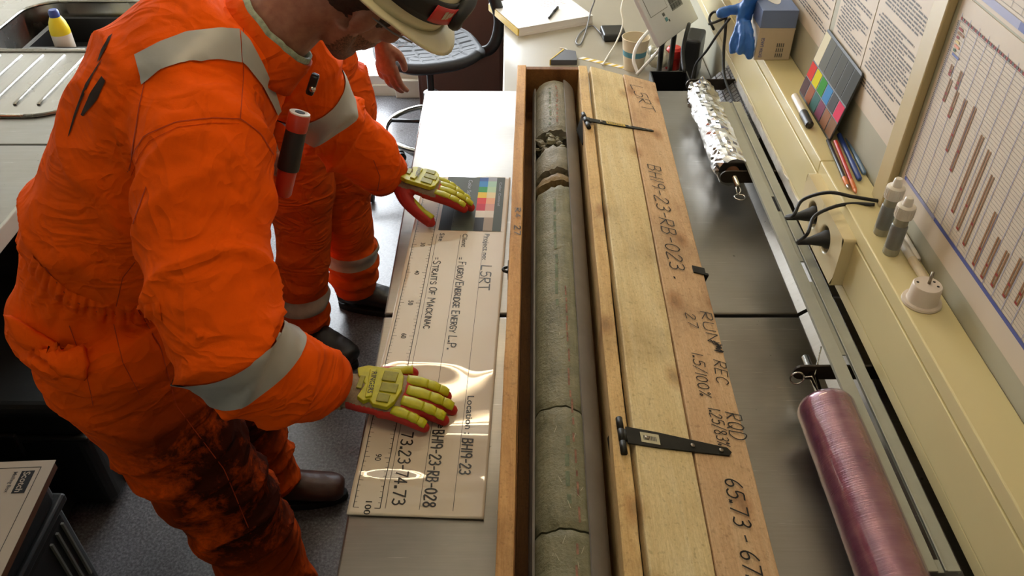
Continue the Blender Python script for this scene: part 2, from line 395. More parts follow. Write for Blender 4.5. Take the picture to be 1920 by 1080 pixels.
# ------------------------------------------------------------------ lettering: hand strokes and printed type
G = {'L': [[(0, 6), (0, 0), (3, 0)]], '5': [[(3.2, 6), (.6, 6), (.4, 3.4), (2, 3.8), (3.2, 2.6), (2.8, .6), (1.2, 0), (0, .7)]], 'R': [[(0, 0), (0, 6)], [(0, 6), (2.4, 6), (3, 4.8), (2.2, 3.2), (0, 3), (3.2, 0)]],
     'T': [[(1.8, 0), (1.8, 6)], [(0, 6), (3.8, 6)]], 'F': [[(0, 0), (0, 6), (3, 6)], [(0, 3.2), (2.4, 3.2)]], 'U': [[(0, 6), (0, 1.2), (1, 0), (2.2, 0), (3.2, 1.2), (3.2, 6)]],
     'G': [[(3.2, 5), (2.2, 6), (1, 6), (0, 4.4), (0, 1.6), (1, 0), (2.4, 0), (3.2, 1), (3.2, 2.6), (1.8, 2.6)]], 'O': [[(1.6, 6), (.4, 5), (0, 3), (.5, .9), (1.7, 0), (2.9, 1), (3.3, 3), (2.9, 5.1), (1.6, 6)]],
     '/': [[(0, -.6), (2.6, 6.6)]], 'E': [[(3, 6), (0, 6), (0, 0), (3, 0)], [(0, 3.1), (2.4, 3.1)]], 'N': [[(0, 0), (0, 6), (3.2, 0), (3.2, 6)]], 'B': [[(0, 0), (0, 6), (2.2, 6), (2.8, 4.7), (2, 3.2), (0, 3.1)], [(2, 3.2), (3.2, 1.8), (2.4, 0), (0, 0)]],
     'I': [[(.6, 0), (.6, 6)]], 'D': [[(0, 0), (0, 6), (1.8, 6), (3.3, 4.2), (3.3, 1.8), (1.8, 0), (0, 0)]], 'Y': [[(0, 6), (1.7, 3), (3.4, 6)], [(1.7, 3), (1.5, 0)]], '.': [[(.1, .1), (1.0, .9)], [(.1, .9), (1.0, .1)], [(.1, .5), (1.0, .5)]], 'P': [[(0, 0), (0, 6), (2.4, 6), (3.1, 4.6), (2.2, 3), (0, 3)]],
     'S': [[(3, 5.2), (2, 6), (.7, 5.8), (.2, 4.5), (1.2, 3.4), (2.6, 2.5), (2.9, 1.1), (1.7, 0), (.1, .6)]], 'A': [[(0, 0), (1.7, 6), (3.4, 0)], [(.7, 2.2), (2.7, 2.2)]], 'M': [[(0, 0), (.4, 6), (2.1, 2.4), (3.8, 6), (4.2, 0)]], 'C': [[(3.1, 5), (2, 6), (.7, 5.3), (0, 3), (.6, .8), (1.9, 0), (3.2, .9)]],
     'K': [[(0, 0), (0, 6)], [(3.1, 6), (0, 2.7), (3.3, 0)]], 'H': [[(0, 0), (0, 6)], [(3.1, 0), (3.1, 6)], [(0, 3), (3.1, 3)]], '1': [[(.5, 0), (.6, 6)]], '9': [[(2.9, 3.6), (1.6, 2.9), (.3, 4), (.6, 5.6), (1.9, 6), (2.9, 4.9), (2.9, 3), (2.5, 0)]],
     '-': [[(.3, 2.9), (2.4, 3.1)]], '2': [[(.2, 4.8), (1.2, 6), (2.6, 5.6), (2.8, 4.2), (0, 0), (3.2, .1)]], '3': [[(.2, 5.5), (1.6, 6), (2.8, 5), (2.2, 3.5), (1.1, 3.2), (2.4, 2.9), (3, 1.4), (1.9, 0), (.1, .5)]], '0': [[(1.6, 6), (.5, 5), (.1, 3), (.6, .8), (1.7, 0), (2.8, 1), (3.1, 3), (2.7, 5.1), (1.6, 6)]],
     '8': [[(1.6, 3.2), (.4, 4.4), (.9, 5.8), (2.2, 5.9), (2.8, 4.6), (1.6, 3.2), (.2, 1.6), (.9, .1), (2.4, 0), (3.1, 1.5), (1.6, 3.2)]], '7': [[(0, 6), (3.1, 6), (1.2, 0)]], '4': [[(2.3, 0), (2.4, 6), (0, 1.9), (3.3, 2)]], '6': [[(2.6, 6), (.9, 4.4), (.1, 2), (.9, .2), (2.3, .1), (3, 1.5), (2.2, 2.8), (.4, 2.4)]],
     '%': [[(.6, 6), (.1, 5.2), (.6, 4.4), (1.1, 5.2), (.6, 6)], [(2.6, 6), (.4, 0)], [(2.5, 1.6), (2, .8), (2.5, 0), (3, .8), (2.5, 1.6)]], 'Q': [[(1.6, 6), (.4, 5), (0, 3), (.5, .9), (1.7, 0), (2.9, 1), (3.3, 3), (2.9, 5.1), (1.6, 6)], [(2, 1.5), (3.6, -.6)]], ':': [[(.4, .5), (.6, .8)], [(.4, 3.2), (.6, 3.5)]]}
def adv(ch): return 2.2 if ch == ' ' else max(x for st in G[ch] for x, y in st) + 1.3
def strokes(mb, text, p0, p1, h, pen, z=.0006, jit=.18, small=False):
    """flat pen strokes from p0 to p1 (local xy), letters as tall as h, tops to the left of the writing direction"""
    p0, p1 = Vector(p0[:2]), Vector(p1[:2]); d = (p1 - p0).normalized(); up = Vector((-d.y, d.x)); L = (p1 - p0).length
    first = True; W_ = []
    for ch in text: k = 1.0 if (not small or first or not ch.isalpha()) else .78; W_.append(k); first = ch in ' /.'
    tot = sum(adv(c) * k for c, k in zip(text, W_)) - 1.3; sx = L / tot; sy = h / 6; x = 0; rnd = random.Random(text)
    for ch, k in zip(text, W_):
        if ch != ' ':
            oy = rnd.uniform(-jit, jit); sl = rnd.uniform(-.05, .07)
            for st in G[ch]:
                pts = [p0 + d * ((x + (a + sl * b) * k) * sx) + up * ((b * k + oy) * sy) for a, b in st]
                if len(pts) > 2: pts = [Vector((q.x, q.y)) for q in cat_rom([(q.x, q.y, 0) for q in pts], 3)] if ch in 'GOSCUD035689Q2P' else pts
                n = len(pts)
                for i in range(n - 1):
                    a, b = pts[i], pts[i + 1]; e = (b - a)
                    if e.length < 1e-7: continue
                    e.normalize(); w = Vector((-e.y, e.x)) * pen / 2; a2, b2 = a - e * pen * .35, b + e * pen * .35
                    mb.quad((*(a2 - w), z), (*(b2 - w), z), (*(b2 + w), z), (*(a2 + w), z))
        x += adv(ch) * k
    return mb
def printed(mb, text, p0, p1, h=None, z=.0006, flip=False):
    """type set from p0 to p1 on the local plane; h: letter height, else in proportion"""
    cu = bpy.data.curves.new('type', 'FONT'); cu.body = text; cu.size = 1; cu.resolution_u = 3; cu.offset = .012
    o = bpy.data.objects.new('type', cu); C.objects.link(o); dg = bpy.context.evaluated_depsgraph_get()
    me = bpy.data.meshes.new_from_object(o.evaluated_get(dg)); bpy.data.objects.remove(o)
    xs = [v.co.x for v in me.vertices]; x0, x1 = min(xs), max(xs)
    p0, p1 = Vector(p0[:2]), Vector(p1[:2]); d = (p1 - p0).normalized(); up = Vector((-d.y, d.x)); sx = (p1 - p0).length / (x1 - x0); sy = h / .73 if h else sx
    mb.add([(*(p0 + d * ((v.co.x - x0) * sx) + up * (v.co.y * sy)), z) for v in me.vertices], [tuple(p.vertices) for p in me.polygons])
    return mb

# ================================================================== THE ROOM
XW, XL, YB, YN, ZC = .70, -2.15, 4.10, -1.3, 2.55          # right wall, left wall, back wall, wall behind the camera, ceiling
struct(MB().box(XL - .1, XW + .1, YN - .1, YB + .1, -.1, 0).build('floor', 'vinyl_floor'), 'grey speckled vinyl floor')
struct(MB().box(XL - .1, XW + .1, YN - .1, YB + .1, ZC, ZC + .1).build('ceiling', 'ceiling_paint'))
struct(MB().box(XW, XW + .1, YN, YB, 0, ZC).build('wall_right', 'wall_paint'), 'grey green painted wall behind the trunking')
struct(MB().box(XL - .1, XL, YN, YB, 0, ZC).build('wall_left', 'wall_white'))
struct(MB().box(XL - .1, XW + .1, YN - .1, YN, 0, ZC).build('wall_near', 'wall_white'))
WX0, WX1, WZ0, WZ1 = -1.85, .10, .42, 2.2
DX, DZ0 = -.62, .06                                            # the left part is a glazed door that reaches the floor
wb = MB(); wb.box(XL - .1, WX0, YB, YB + .1, 0, ZC); wb.box(WX1, XW + .1, YB, YB + .1, 0, ZC)
wb.box(DX, WX1, YB, YB + .1, 0, WZ0); wb.box(WX0, DX, YB, YB + .1, 0, DZ0); wb.box(WX0, WX1, YB, YB + .1, WZ1, ZC)
struct(wb.build('wall_back', 'wall_white'), 'white back wall with a wide bright window')
def framed(name, label, x0, x1, z0, z1, mids):
    wf = MB()
    for a, b_, c_, d_ in [(x0, x1, z0, z0 + .05), (x0, x1, z1 - .05, z1), (x0, x0 + .05, z0, z1), (x1 - .05, x1, z0, z1)] + [(m - .025, m + .025, z0, z1) for m in mids]: wf.box(a, b_, YB + .01, YB + .06, c_, d_)
    win = struct(wf.build(name, 'window_frame_white'), label); xs = [x0 + .025] + list(mids) + [x1 - .025]
    for a, b_ in zip(xs, xs[1:]): MB().box(a + .025, b_ - .025, YB + .03, YB + .034, z0 + .05, z1 - .05).build('pane', 'window_glass', win)
framed('window_1', 'white framed window glaring with daylight', DX, WX1, WZ0, WZ1, [])
framed('door_1', 'white framed glazed door glaring with daylight', WX0, DX, DZ0, WZ1, [-1.235])
struct(MB().box(DX, WX1 + .1, YB - .03, YB, 0, .1).build('baseboard_back', 'wall_white', bev=.004))
struct(MB().box(DX + .02, WX1 + .03, YB - .09, YB, WZ0 - .04, WZ0).build('trim_1', 'window_frame_white', bev=.004), 'white window sill')

# ceiling lamps (tubes give the light)
def ceiling_lamp(x, y, L, label, glow='tube_glow'):
    e = thing('ceiling_lamp', label, 'lamp', (x, y, ZC))
    MB().box(x - L / 2, x + L / 2, y - .09, y + .09, ZC - .05, ZC).build('housing', 'lamp_housing', e, bev=.006)
    for s in (-1, 1):
        b = MB().tube([(x - L / 2 + .04, y + s * .045, ZC - .072), (x + L / 2 - .04, y + s * .045, ZC - .072)], .016, 12)
        b.build('tube', glow, e, True)
        for q in (-1, 1): MB().box(x + q * (L / 2 - .05) - .012, x + q * (L / 2 - .05) + .012, y + s * .045 - .014, y + s * .045 + .014, ZC - .09, ZC - .05).build('tube_holder', 'white_plastic', e)
ceiling_lamp(-.02, 2.62, 1.25, 'twin tube ceiling lamp over the middle of the table')
ceiling_lamp(.06, .95, 1.25, 'added dim twin tube ceiling lamp above the near end of the table', 'tube_glow_dim')  # unseen lamp added as overall fill light, dimmer than the far one

# ================================================================== STEEL WORKTABLES
TZ = .90; TXL, TXR = -.26, .581
def worktable(y0, y1, label):
    e = thing('steel_table', label, 'table', ((TXL + TXR) / 2, (y0 + y1) / 2, 0), 'stainless worktables end to end')
    b = MB().box(TXL, TXR + .002, y0, y1, TZ - .028, TZ); b.build('tabletop', 'worktop_steel', e, bev=.004, seg=3)
    b = MB(); b.prism([(TXR, TZ - .03), (TXR + .012, TZ - .03), (TXR + .062, TZ + .045), (TXR + .075, TZ + .045), (TXR + .075, TZ + .049), (TXR + .058, TZ + .049), (TXR, TZ + .001)], y0, y1)
    b.v = [Vector((p.x, p.z, p.y)) for p in b.v]; b.build('upstand', 'worktop_steel', e)
    MB().box(TXL + .03, TXR - .03, y0 + .03, y1 - .03, TZ - .075, TZ - .028).build('apron', 'bench_steel', e)
    for x in (TXL + .05, TXR - .06):
        for y in (y0 + .06, y1 - .06): MB().box(x - .02, x + .02, y - .02, y + .02, 0, TZ - .028).build('leg', 'bench_steel', e, bev=.003)
worktable(.12, 1.262, 'near stainless steel worktable, scratched, under the label board')
worktable(1.272, 2.29, 'far stainless steel worktable glaring white near the office chair')

# ================================================================== CORE BOX WITH OPEN LID
BL, BW, BH = 1.68, .192, .15
A0 = on_z(928, 1080, TZ + BH)
MBOX = Matrix.Translation((A0.x, A0.y, TZ)) @ Rz(-1.35) @ T(0, -.13, 0)
bx = thing('core_box', 'long open pine core box holding the grey cores, lid folded back', 'box', MBOX @ Vector((BW / 2, BL / 2, 0)))
wt = .0235
def board_piece(name, m, x0, x1, y0, y1, z0, z1, M=MBOX, wob=.0012, ny=26, parent=bx):
    """a sawn board, edges slightly uneven along its length"""
    b = MB(M); vs = []; fs = []
    for j in range(ny + 1):
        y = y0 + (y1 - y0) * j / ny
        w = [noise.noise(Vector((y * 9, k * 7.7, x0 * 30 + z0 * 11))) * wob for k in range(6)]
        vs += [(x0 + w[0], y, z0), (x1 + w[1], y, z0), (x1 + w[2], y, z1 + w[3]), (x0 + w[4], y, z1 + w[5])]
    for j in range(ny):
        a = j * 4
        for k in range(4): fs.append((a + k, a + (k + 1) % 4, a + 4 + (k + 1) % 4, a + 4 + k))
    fs += [(3, 2, 1, 0), tuple(ny * 4 + k for k in range(4))]
    b.add(vs, fs); return b.build(name, m, parent, bev=.0022, seg=2)
lw = board_piece('side_wall', 'pine_edge', 0, wt, 0, BL, 0, BH)
rw = board_piece('side_wall', 'pine', BW - wt - .003, BW - .002, 0, BL, 0, BH, wob=.0018)
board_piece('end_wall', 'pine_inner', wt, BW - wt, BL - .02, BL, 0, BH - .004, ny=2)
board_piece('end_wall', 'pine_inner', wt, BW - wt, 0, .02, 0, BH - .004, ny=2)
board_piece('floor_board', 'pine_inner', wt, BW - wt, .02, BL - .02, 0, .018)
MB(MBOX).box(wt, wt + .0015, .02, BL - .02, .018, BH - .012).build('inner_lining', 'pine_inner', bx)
MLID = MBOX @ T(BW + .007, 0, BH) @ Ry(15.2)
LT = .022
p1 = board_piece('lid_plank', 'pine_lid', 0, .0925, .002, BL - .002, -LT, 0, MLID)
p2 = board_piece('lid_plank', 'pine_lid_red', .0955, .189, .004, BL + .004, -LT, 0, MLID)
for yy in (.22, BL / 2, BL - .22):
    MB(MLID).box(.012, .178, yy - .03, yy + .03, -LT - .022, -LT).build('lid_batten', 'pine_edge', bx, bev=.002)
    MB(MLID).box(.13, .165, yy - .035, yy + .035, -.108, -LT - .0222).build('lid_prop', 'pine_edge', bx, bev=.002)
# pen writing on the lid
def lid_text(b, txt, a, c, h, pen=.0022, **k):
    q_ = MB(MLID); strokes(q_, txt, on_m(*a, MLID), on_m(*c, MLID), h, pen, .0022, **k); q_.build('pen_writing', 'print_ink', p2)
b = MB(MLID)
lid_text(b, 'L5RT', (1181, 160), (1206, 208), .036, .0022)
lid_text(b, 'BH19-23-RB-023', (1213, 309), (1256, 504), .031, .0024); lid_text(b, '.', (1262, 520), (1263, 523), .02)
lid_text(b, 'RUN', (1312, 585), (1326, 640), .022, .0018)
lid_text(b, 'REC', (1337, 676), (1343, 718), .022, .0018)
lid_text(b, '27', (1284, 588), (1291, 612), .018, .0018)
lid_text(b, '1.5/100%', (1296, 662), (1311, 742), .020, .0018)
lid_text(b, 'RQD', (1358, 774), (1370, 822), .027, .002)
lid_text(b, '1.25/83%', (1327, 766), (1346, 836), .02, .0018)
lid_text(b, '65.73 - 67.23', (1357, 898), (1408, 1135), .026, .0026)
rr = random.Random(3); q0 = on_m(1332, 640, MLID); q1 = on_m(1345, 662, MLID)
pts = [(rr.uniform(q0.x - .001, q0.x + .021), q0.y + (q1.y - q0.y) * k / 26 + rr.uniform(-.007, .007)) for k in range(27)]
for a, c in zip(pts, pts[1:]):
    d = (Vector(c) - Vector(a)).normalized(); w = Vector((-d.y, d.x)) * .0011
    b.quad((a[0] - w.x, a[1] - w.y, .0022), (c[0] - w.x, c[1] - w.y, .0022), (c[0] + w.x, c[1] + w.y, .0022), (a[0] + w.x, a[1] + w.y, .0022))
b.build('pen_scribble', 'print_ink', p2)
MEDGE = MBOX @ T(0, 0, BH)
b = MB(MEDGE); strokes(b, 'R', on_m(966, 391, MEDGE), on_m(966, 398, MEDGE), .011, .0018, .0016); strokes(b, '4', on_m(966, 402, MEDGE), on_m(966, 408, MEDGE), .011, .0018, .0016)
b.build('pen_writing', 'print_ink', lw); b = MB(MEDGE); strokes(b, '27', on_m(965, 424, MEDGE), on_m(964, 440, MEDGE), .012, .002, .0016); b.build('pen_writing', 'print_ink', lw)
# T hinges: (knuckle pixel y range, strap end pixels)
def hinge(py_mid, tip, w0, w1, sticker):
    a = on_m(*py_mid, MLID); t = on_m(*tip, MLID); L = t.x - a.x
    M = MLID @ T(a.x, a.y, 0) @ Rz(math.degrees(math.atan2(t.y - a.y, t.x - a.x)))
    L = math.hypot(t.x - a.x, t.y - a.y)
    b = MB(M); b.prism([(0, -w0 / 2), (.05, -w0 / 2 * .95), (L - .006, -w1 / 2), (L, 0), (L - .006, w1 / 2), (.05, w0 / 2 * .95), (0, w0 / 2)], .0004, .003)
    st = b.build('hinge_strap', 'black_iron', bx, bev=.0006)
    kn = MB(M)
    for k in range(3): kn.tube([(-.007, -.034 + k * .023, -.001), (-.007, -.034 + k * .023 + .0215, -.001)], .0052, 12)
    kn.box(-.007, .004, -.011, .011, .0, .0028)
    kn.build('hinge_knuckle', 'black_iron', st, True)
    MB(M).box(-.0085, -.0065, -.034, .034, -.05, -.006).build('hinge_leaf', 'black_iron', st)
    for x in (.032, L * .62, L - .018): MB(M).lathe([(.0038, .003), (.0035, .0044), (.001, .0047)], 10, T(x, 0, 0)).build('screw', 'screw_metal', st, True)
    b = MB(M); b.box(sticker[0], sticker[1], -w0 * .3, w0 * .3, .003, .0034); so = b.build('price_sticker', sticker[2], st)
    b = MB(M)
    for i in range(9): b.box(sticker[0] + .004 + i * (sticker[1] - sticker[0] - .008) / 9, sticker[0] + .004 + (i + .6) * (sticker[1] - sticker[0] - .008) / 9, -w0 * .14, w0 * .12, .0034, .0036)
    b.build('sticker_print', 'ink_text', so)
hinge((1104, 226), (1226, 247), .017, .008, (.045, .095, 'sticker_yellow'))
hinge((1174, 817), (1371, 850), .032, .016, (.022, .052, 'sticker_white'))
# hasp on the lid and staple on the box
h = on_m(1301, 506, MLID)
b = MB(MLID); b.box(.166, .192, h.y - .011, h.y + .011, .0003, .0028); b.box(.189, .192, h.y - .011, h.y + .011, -.035, .0028); b.box(.190, .197, h.y - .013, h.y - .006, -.03, .004)
b.build('hasp', 'black_iron', bx, bev=.0006)
s_ = MBOX.inverted() @ on_z(945, 499, TZ + BH - .01)
b = MB(MBOX @ T(0, s_.y, BH - .018)); b.tube([(0.002 - .013 * math.sin(k * math.pi / 8), -.008 + .008 * (1 - math.cos(k * math.pi / 8)), 0) for k in range(9)], .003, 8)
b.box(-.002, 0, -.014, .014, -.014, .012); b.build('staple', 'black_iron', bx)

# ------------------------------------------------------------------ the liner and the cores lying in it
CR = .0520; CZ = .018 + .0575; CX = .100
MC = MBOX @ T(CX, 0, CZ)
def y_of(px, py): return (MC.inverted() @ on_z(px, py, TZ + CZ + CR)).y
def core_piece(y0, y1, m, label, e0=.004, e1=.004, slant0=0, slant1=0, r=CR, rough=.0008, cat='rock core', seed=0):
    """a length of drill core, ends broken"""
    n = 44; L = y1 - y0; ny = max(6, int(L / .006)); vs = []; fs = []
    for j in range(ny + 1):
        t = j / ny
        for i in range(n):
            a = 2 * math.pi * i / n; ca, sa = math.cos(a), math.sin(a)
            f0 = slant0 * ca + e0 * noise.fractal(Vector((ca * 3.4 + seed, sa * 3.4, 1.3)), .7, 2.2, 4)
            f1 = slant1 * ca + e1 * noise.fractal(Vector((ca * 3.4 + seed, sa * 3.4, 1.3 if L > .1 else 5.7)), .7, 2.2, 4)
            y = y0 + f0 + (L + f1 - f0) * t
            rr_ = r + rough * noise.fractal(Vector((ca * 3 + seed, sa * 3, y * 40)), .7, 2.1, 4)
            ed = min(t * L, (1 - t) * L); k0 = abs(e0 if t < .5 else e1)
            dp = .006 + k0 * 1.6
            if ed < dp: rr_ -= (dp - ed) * (.25 + k0 * 55) * max(0, .55 + .9 * noise.fractal(Vector((ca * 4, sa * 4, seed + y * 30)), .8, 2, 3)) * (.006 / dp) ** .5
            vs.append((rr_ * ca, y, rr_ * sa))
    for j in range(ny):
        for i in range(n): a = j * n; fs.append((a + i, a + n + i, a + n + (i + 1) % n, a + (i + 1) % n))
    for j, c in ((0, 1), (ny, -1)):
        e = 0.6; ring = list(range(j * n, j * n + n)); base = len(vs); yy = sum(vs[k][1] for k in ring) / n
        for i in ring:
            p = vs[i]; q = (p[0] * e, (p[1] + yy) / 2 + .004 * noise.noise(Vector((p[0] * 60, p[2] * 60, seed + j))), p[2] * e); vs.append(q)
        vs.append((0, yy + .003 * c, 0)); ctr = len(vs) - 1
        for i in range(n):
            i2 = (i + 1) % n
            fs.append((ring[i], ring[i2], base + i2, base + i)); fs.append((base + i, base + i2, ctr))
    b = MB(MC); b.add(vs, fs); o = b.build('rock_core', m, None, 'auto')
    return tag(o, label, cat, 'drill cores in the liner')
ya, yb, yc, yd, ye, yf = (y_of(1030, 150), y_of(1035, 243), y_of(1030, 268), y_of(1035, 312), y_of(1035, 330), y_of(1035, 347))
yg, yh_ = y_of(1045, 762), y_of(1060, 990)
cores = [core_piece(yb + .006, ya, 'core_grey', 'grey rock core at the far end of the box', .007, .002, seed=1),
         core_piece(yd + .002, yc - .004, 'core_grey', 'short grey rock core between two crumbled breaks', .006, .008, .004, .008, CR * .97, .0014, seed=2),
         core_piece(ye - .010, ye + .013, 'core_brown', 'thin pale brown rock disc standing between two grey cores', .004, .004, .006, .006, CR * .98, .0016, seed=3),
         core_piece(yg + .002, yf + .002, 'core_olive', 'longest olive grey rock core, in the middle of the box', .004, .006, -.012, .01, seed=4),
         core_piece(yh_ + .002, yg - .0015, 'core_olive', 'olive rock core with scratched red and green lines near the hinge', .004, .004, -.006, -.012, seed=4),
         core_piece(.07, yh_ - .0015, 'core_olive', 'olive rock core nearest the viewer', .002, .004, 0, -.006, seed=4)]
rb = random.Random(11)
for k in range(16):                                     # rubble in the upper break
    p = Vector((rb.uniform(-.046, .03), yc + rb.uniform(-.006, (yb - yc) + .004), 0)); r_ = rb.uniform(.006, .013)
    p.z = math.sqrt(max(.0001, (CR * .93) ** 2 - p.x ** 2)) - r_ * .7
    b = MB(MC); b.ball((0, 0, 0), (r_, r_ * .8, r_ * .75), 8)
    b.v = [MC @ (p + (MC.inverted() @ v) * (1 + .8 * noise.noise((MC.inverted() @ v) * 90 + Vector((k * 3, 0, 0))))) for v in b.v]
    tag(b.build('rock_fragment', 'core_grey' if k % 3 else 'core_olive', None, False), 'small crumbled rock fragment in the upper break of the cores', 'rock', 'rock fragments in the break')
def core_line(core, deg, y0, y1, w, m, dash):           # scribed line along the core
    b = MB(MC); y = y0; r_ = random.Random(deg)
    while y < y1:
        L = r_.uniform(*dash); a0 = R(deg) + r_.uniform(-.03, .03) + .05 * noise.noise(Vector((y * 6, deg, 0))); rr2 = CR + .0009
        for s in range(3):
            ya_, yb_ = y + L * s / 3, y + L * (s + 1) / 3; ww = w / CR / 2
            b.quad(*[(rr2 * math.cos(a), yy, rr2 * math.sin(a)) for a, yy in ((a0 - ww, ya_), (a0 + ww, ya_), (a0 + ww, yb_), (a0 - ww, yb_))])
        y += L + r_.uniform(.002, .02)
    b.build('scribed_line', m, core)
core_line(cores[3], 82, yg + .02, yf - .35, .0028, 'core_red', (.012, .04))
core_line(cores[3], 100, yg + .25, yf - .1, .005, 'core_green', (.01, .05))
core_line(cores[4], 78, yh_ + .01, yg - .01, .003, 'core_red', (.01, .03))
core_line(cores[4], 90, yh_ + .04, yg - .06, .006, 'core_green', (.01, .04))
core_line(cores[5], 82, .12, yh_ - .03, .003, 'core_red', (.01, .02))
core_line(cores[0], 84, yb + .04, ya - .03, .004, 'core_red', (.004, .012)); core_line(cores[0], 104, yb + .03, ya - .03, .005, 'core_green', (.004, .012))
for ci, (u0, u1) in ((3, (yg, yf)), (4, (yh_, yg)), (5, (.1, yh_))):                       # pale scratches
    b = MB(MC); r_ = random.Random(ci)
    for k in range(6):
        y, a, L, tw = r_.uniform(u0 + .02, u1 - .02), R(r_.uniform(66, 122)), r_.uniform(.004, .014), r_.uniform(-.12, .12); w = .00035 / CR
        P = lambda aa, yy: ((CR + .001) * math.cos(aa), yy, (CR + .001) * math.sin(aa))
        b.quad(P(a - w, y), P(a + w, y), P(a + tw + w, y + L), P(a + tw - w, y + L))
    b.build('scratch_marks', 'core_chalk', cores[ci])
b = MB(MC); ri, ro = CR + .0014, CR + .0052; n = 40; a0, a1 = R(62), R(-205); NY = 60
vs = []; fs = []
for j in range(NY + 1):
    y = .05 + (ya + .006 - .05) * j / NY
    for i in range(n + 1):
        a = a0 + (R(1.8) * noise.noise(Vector((y * 7, 0, 0))) if i == 0 else 0) + (a1 - a0) * i / n; vs.append((ri * math.cos(a), y, ri * math.sin(a)))
    for i in range(n + 1):
        a = a0 + (R(1.8) * noise.noise(Vector((y * 7, 0, 0))) if i == 0 else 0) + (a1 - a0) * i / n; vs.append((ro * math.cos(a), y, ro * math.sin(a)))
m_ = 2 * (n + 1)
for j in range(NY):
    for i in range(n):
        a = j * m_ + i; fs.append((a, a + 1, a + m_ + 1, a + m_)); c = a + n + 1; fs.append((c, c + m_, c + m_ + 1, c + 1))
    for i in (0, n): a = j * m_ + i; c = a + n + 1; fs.append((a, a + m_, c + m_, c))
for j in (0, NY):
    for i in range(n): a = j * m_ + i; fs.append((a, a + n + 1, a + n + 2, a + 1))
tag(b.add(vs, fs).build('core_liner', 'liner_grey', None, 'auto'), 'grey plastic half pipe liner curling over the right side of the cores', 'liner')

# ================================================================== LABEL BOARD
BR_, BLc, TR = on_z(907, 973, TZ + .004), on_z(650, 965, TZ + .004), on_z(957, 333, TZ + .004)
vdir = (TR - BR_).normalized(); LEN = (TR - BR_).length; WID = (BLc - BR_).length
MBD = frame(BR_, vdir.cross(Vector((0, 0, 1))), vdir, (0, 0, 1))      # x towards +X from right edge, y to the far end
def bz(x, y):                                                         # slight waves of the laminated sheet
    e = max(0, 1 - (y / LEN) * 2.2)
    return .0005 + .0016 * (noise.noise(Vector((x * 6, y * 9, 0))) + .5) + .0022 * math.exp(-((y - .335 * LEN) / .035) ** 2) * (.6 + .4 * math.sin(x * 40)) + .002 * math.exp(-((y - .16) / .022) ** 2) + .0025 * math.exp(-((y - .06) / .022) ** 2) * (1 + .5 * math.sin(x * 30)) + .006 * math.exp(-(x + WID) ** 2 / .0009) * max(0, 1 - abs(y - .2) / .22)
brd = thing('label_board', 'long laminated label board with ruler and colour card on the table', 'board', MBD @ Vector((-WID / 2, LEN / 2, 0)))
b = MB(MBD); NX, NYB = 44, 180
vs = [(-WID * i / NX, LEN * j / NYB, bz(-WID * i / NX, LEN * j / NYB)) for j in range(NYB + 1) for i in range(NX + 1)]
fs = [(j * (NX + 1) + i, j * (NX + 1) + i + 1, (j + 1) * (NX + 1) + i + 1, (j + 1) * (NX + 1) + i) for j in range(NYB) for i in range(NX)]
k0 = len(vs); vs += [(x, y, -.002) for x, y, z in vs[:]]
fs += [tuple(k0 + q for q in reversed(f)) for f in fs[:]]
rim = [i for i in range(NX + 1)] + [j * (NX + 1) + NX for j in range(1, NYB + 1)] + [NYB * (NX + 1) + i for i in range(NX - 1, -1, -1)] + [j * (NX + 1) for j in range(NYB - 1, 0, -1)]
fs += [(rim[i], rim[(i + 1) % len(rim)], k0 + rim[(i + 1) % len(rim)], k0 + rim[i]) for i in range(len(rim))]
sheet = b.add(vs, fs).build('sheet', 'laminate_board', brd, True)
def drape(mb, dz=.0004):                                               # lay print on the wavy sheet
    Mi = MBD.inverted(); out = []
    for p in mb.v: q = Mi @ p; out.append(MBD @ Vector((q.x, q.y, bz(q.x, q.y) + dz + (q.z if q.z < .0055 else 0) * .1)))
    mb.v = out; return mb
def seg_rect(mb, x0, x1, y0, y1, n=1):
    for k in range(n): mb.rect(x0, x1, y0 + (y1 - y0) * k / n, y0 + (y1 - y0) * (k + 1) / n)
XRL, XRR, R1, R2, R3 = -.2075, -.165, -.157, -.103, -.0495
b = MB(MBD); y100 = (MBD.inverted() @ on_z(687, 953, TZ + .005)).y; y30 = (MBD.inverted() @ on_z(792, 459.5, TZ + .005)).y; cm = (y30 - y100) / 70
yr = lambda c: y100 + (100 - c) * cm
seg_rect(b, XRL - .0007, XRL + .0007, yr(100), yr(2), 120); seg_rect(b, XRR - .0007, XRR + .0007, yr(100), yr(2), 120)
for c in range(2, 101):
    L = .009 if c % 10 == 0 else (.0075 if c % 5 == 0 else .0045); w = .0004 if c % 10 else .0005
    b.rect(XRL, XRL + L, yr(c) - w, yr(c) + w); b.rect(XRR - L, XRR, yr(c) - w, yr(c) + w)
for c in range(10, 101, 10):
    hgt = .0105; ln = .0145 if c < 100 else .025
    printed(b, str(c), (-.1895, yr(c) + ln / 2), (-.1895, yr(c) - ln / 2), hgt)
drape(b).build('ruler_print', 'print_ink', sheet)
b = MB(MBD)
for xx in (R1, R2, R3): q_ = MB(MBD); seg_rect(q_, xx - .0004, xx + .0004, .012, LEN - .255, 110); drape(q_).build('form_line', 'print_ink', sheet)
def bl(px, py): return on_m(px, py, MBD @ T(0, 0, .002))
def bp(txt, a, c, h): drape(printed(MB(MBD), txt, bl(*a), bl(*c), h)).build('form_print', 'print_ink', sheet)
bp('Project no:', (909, 438), (904, 487), .0115); bp('Client', (868, 438), (865, 463), .0115); bp(':', (861, 482), (860.5, 487), .009)
bp('Site', (825, 437), (822, 452), .0115); bp(':', (817, 482), (816.5, 487), .009)
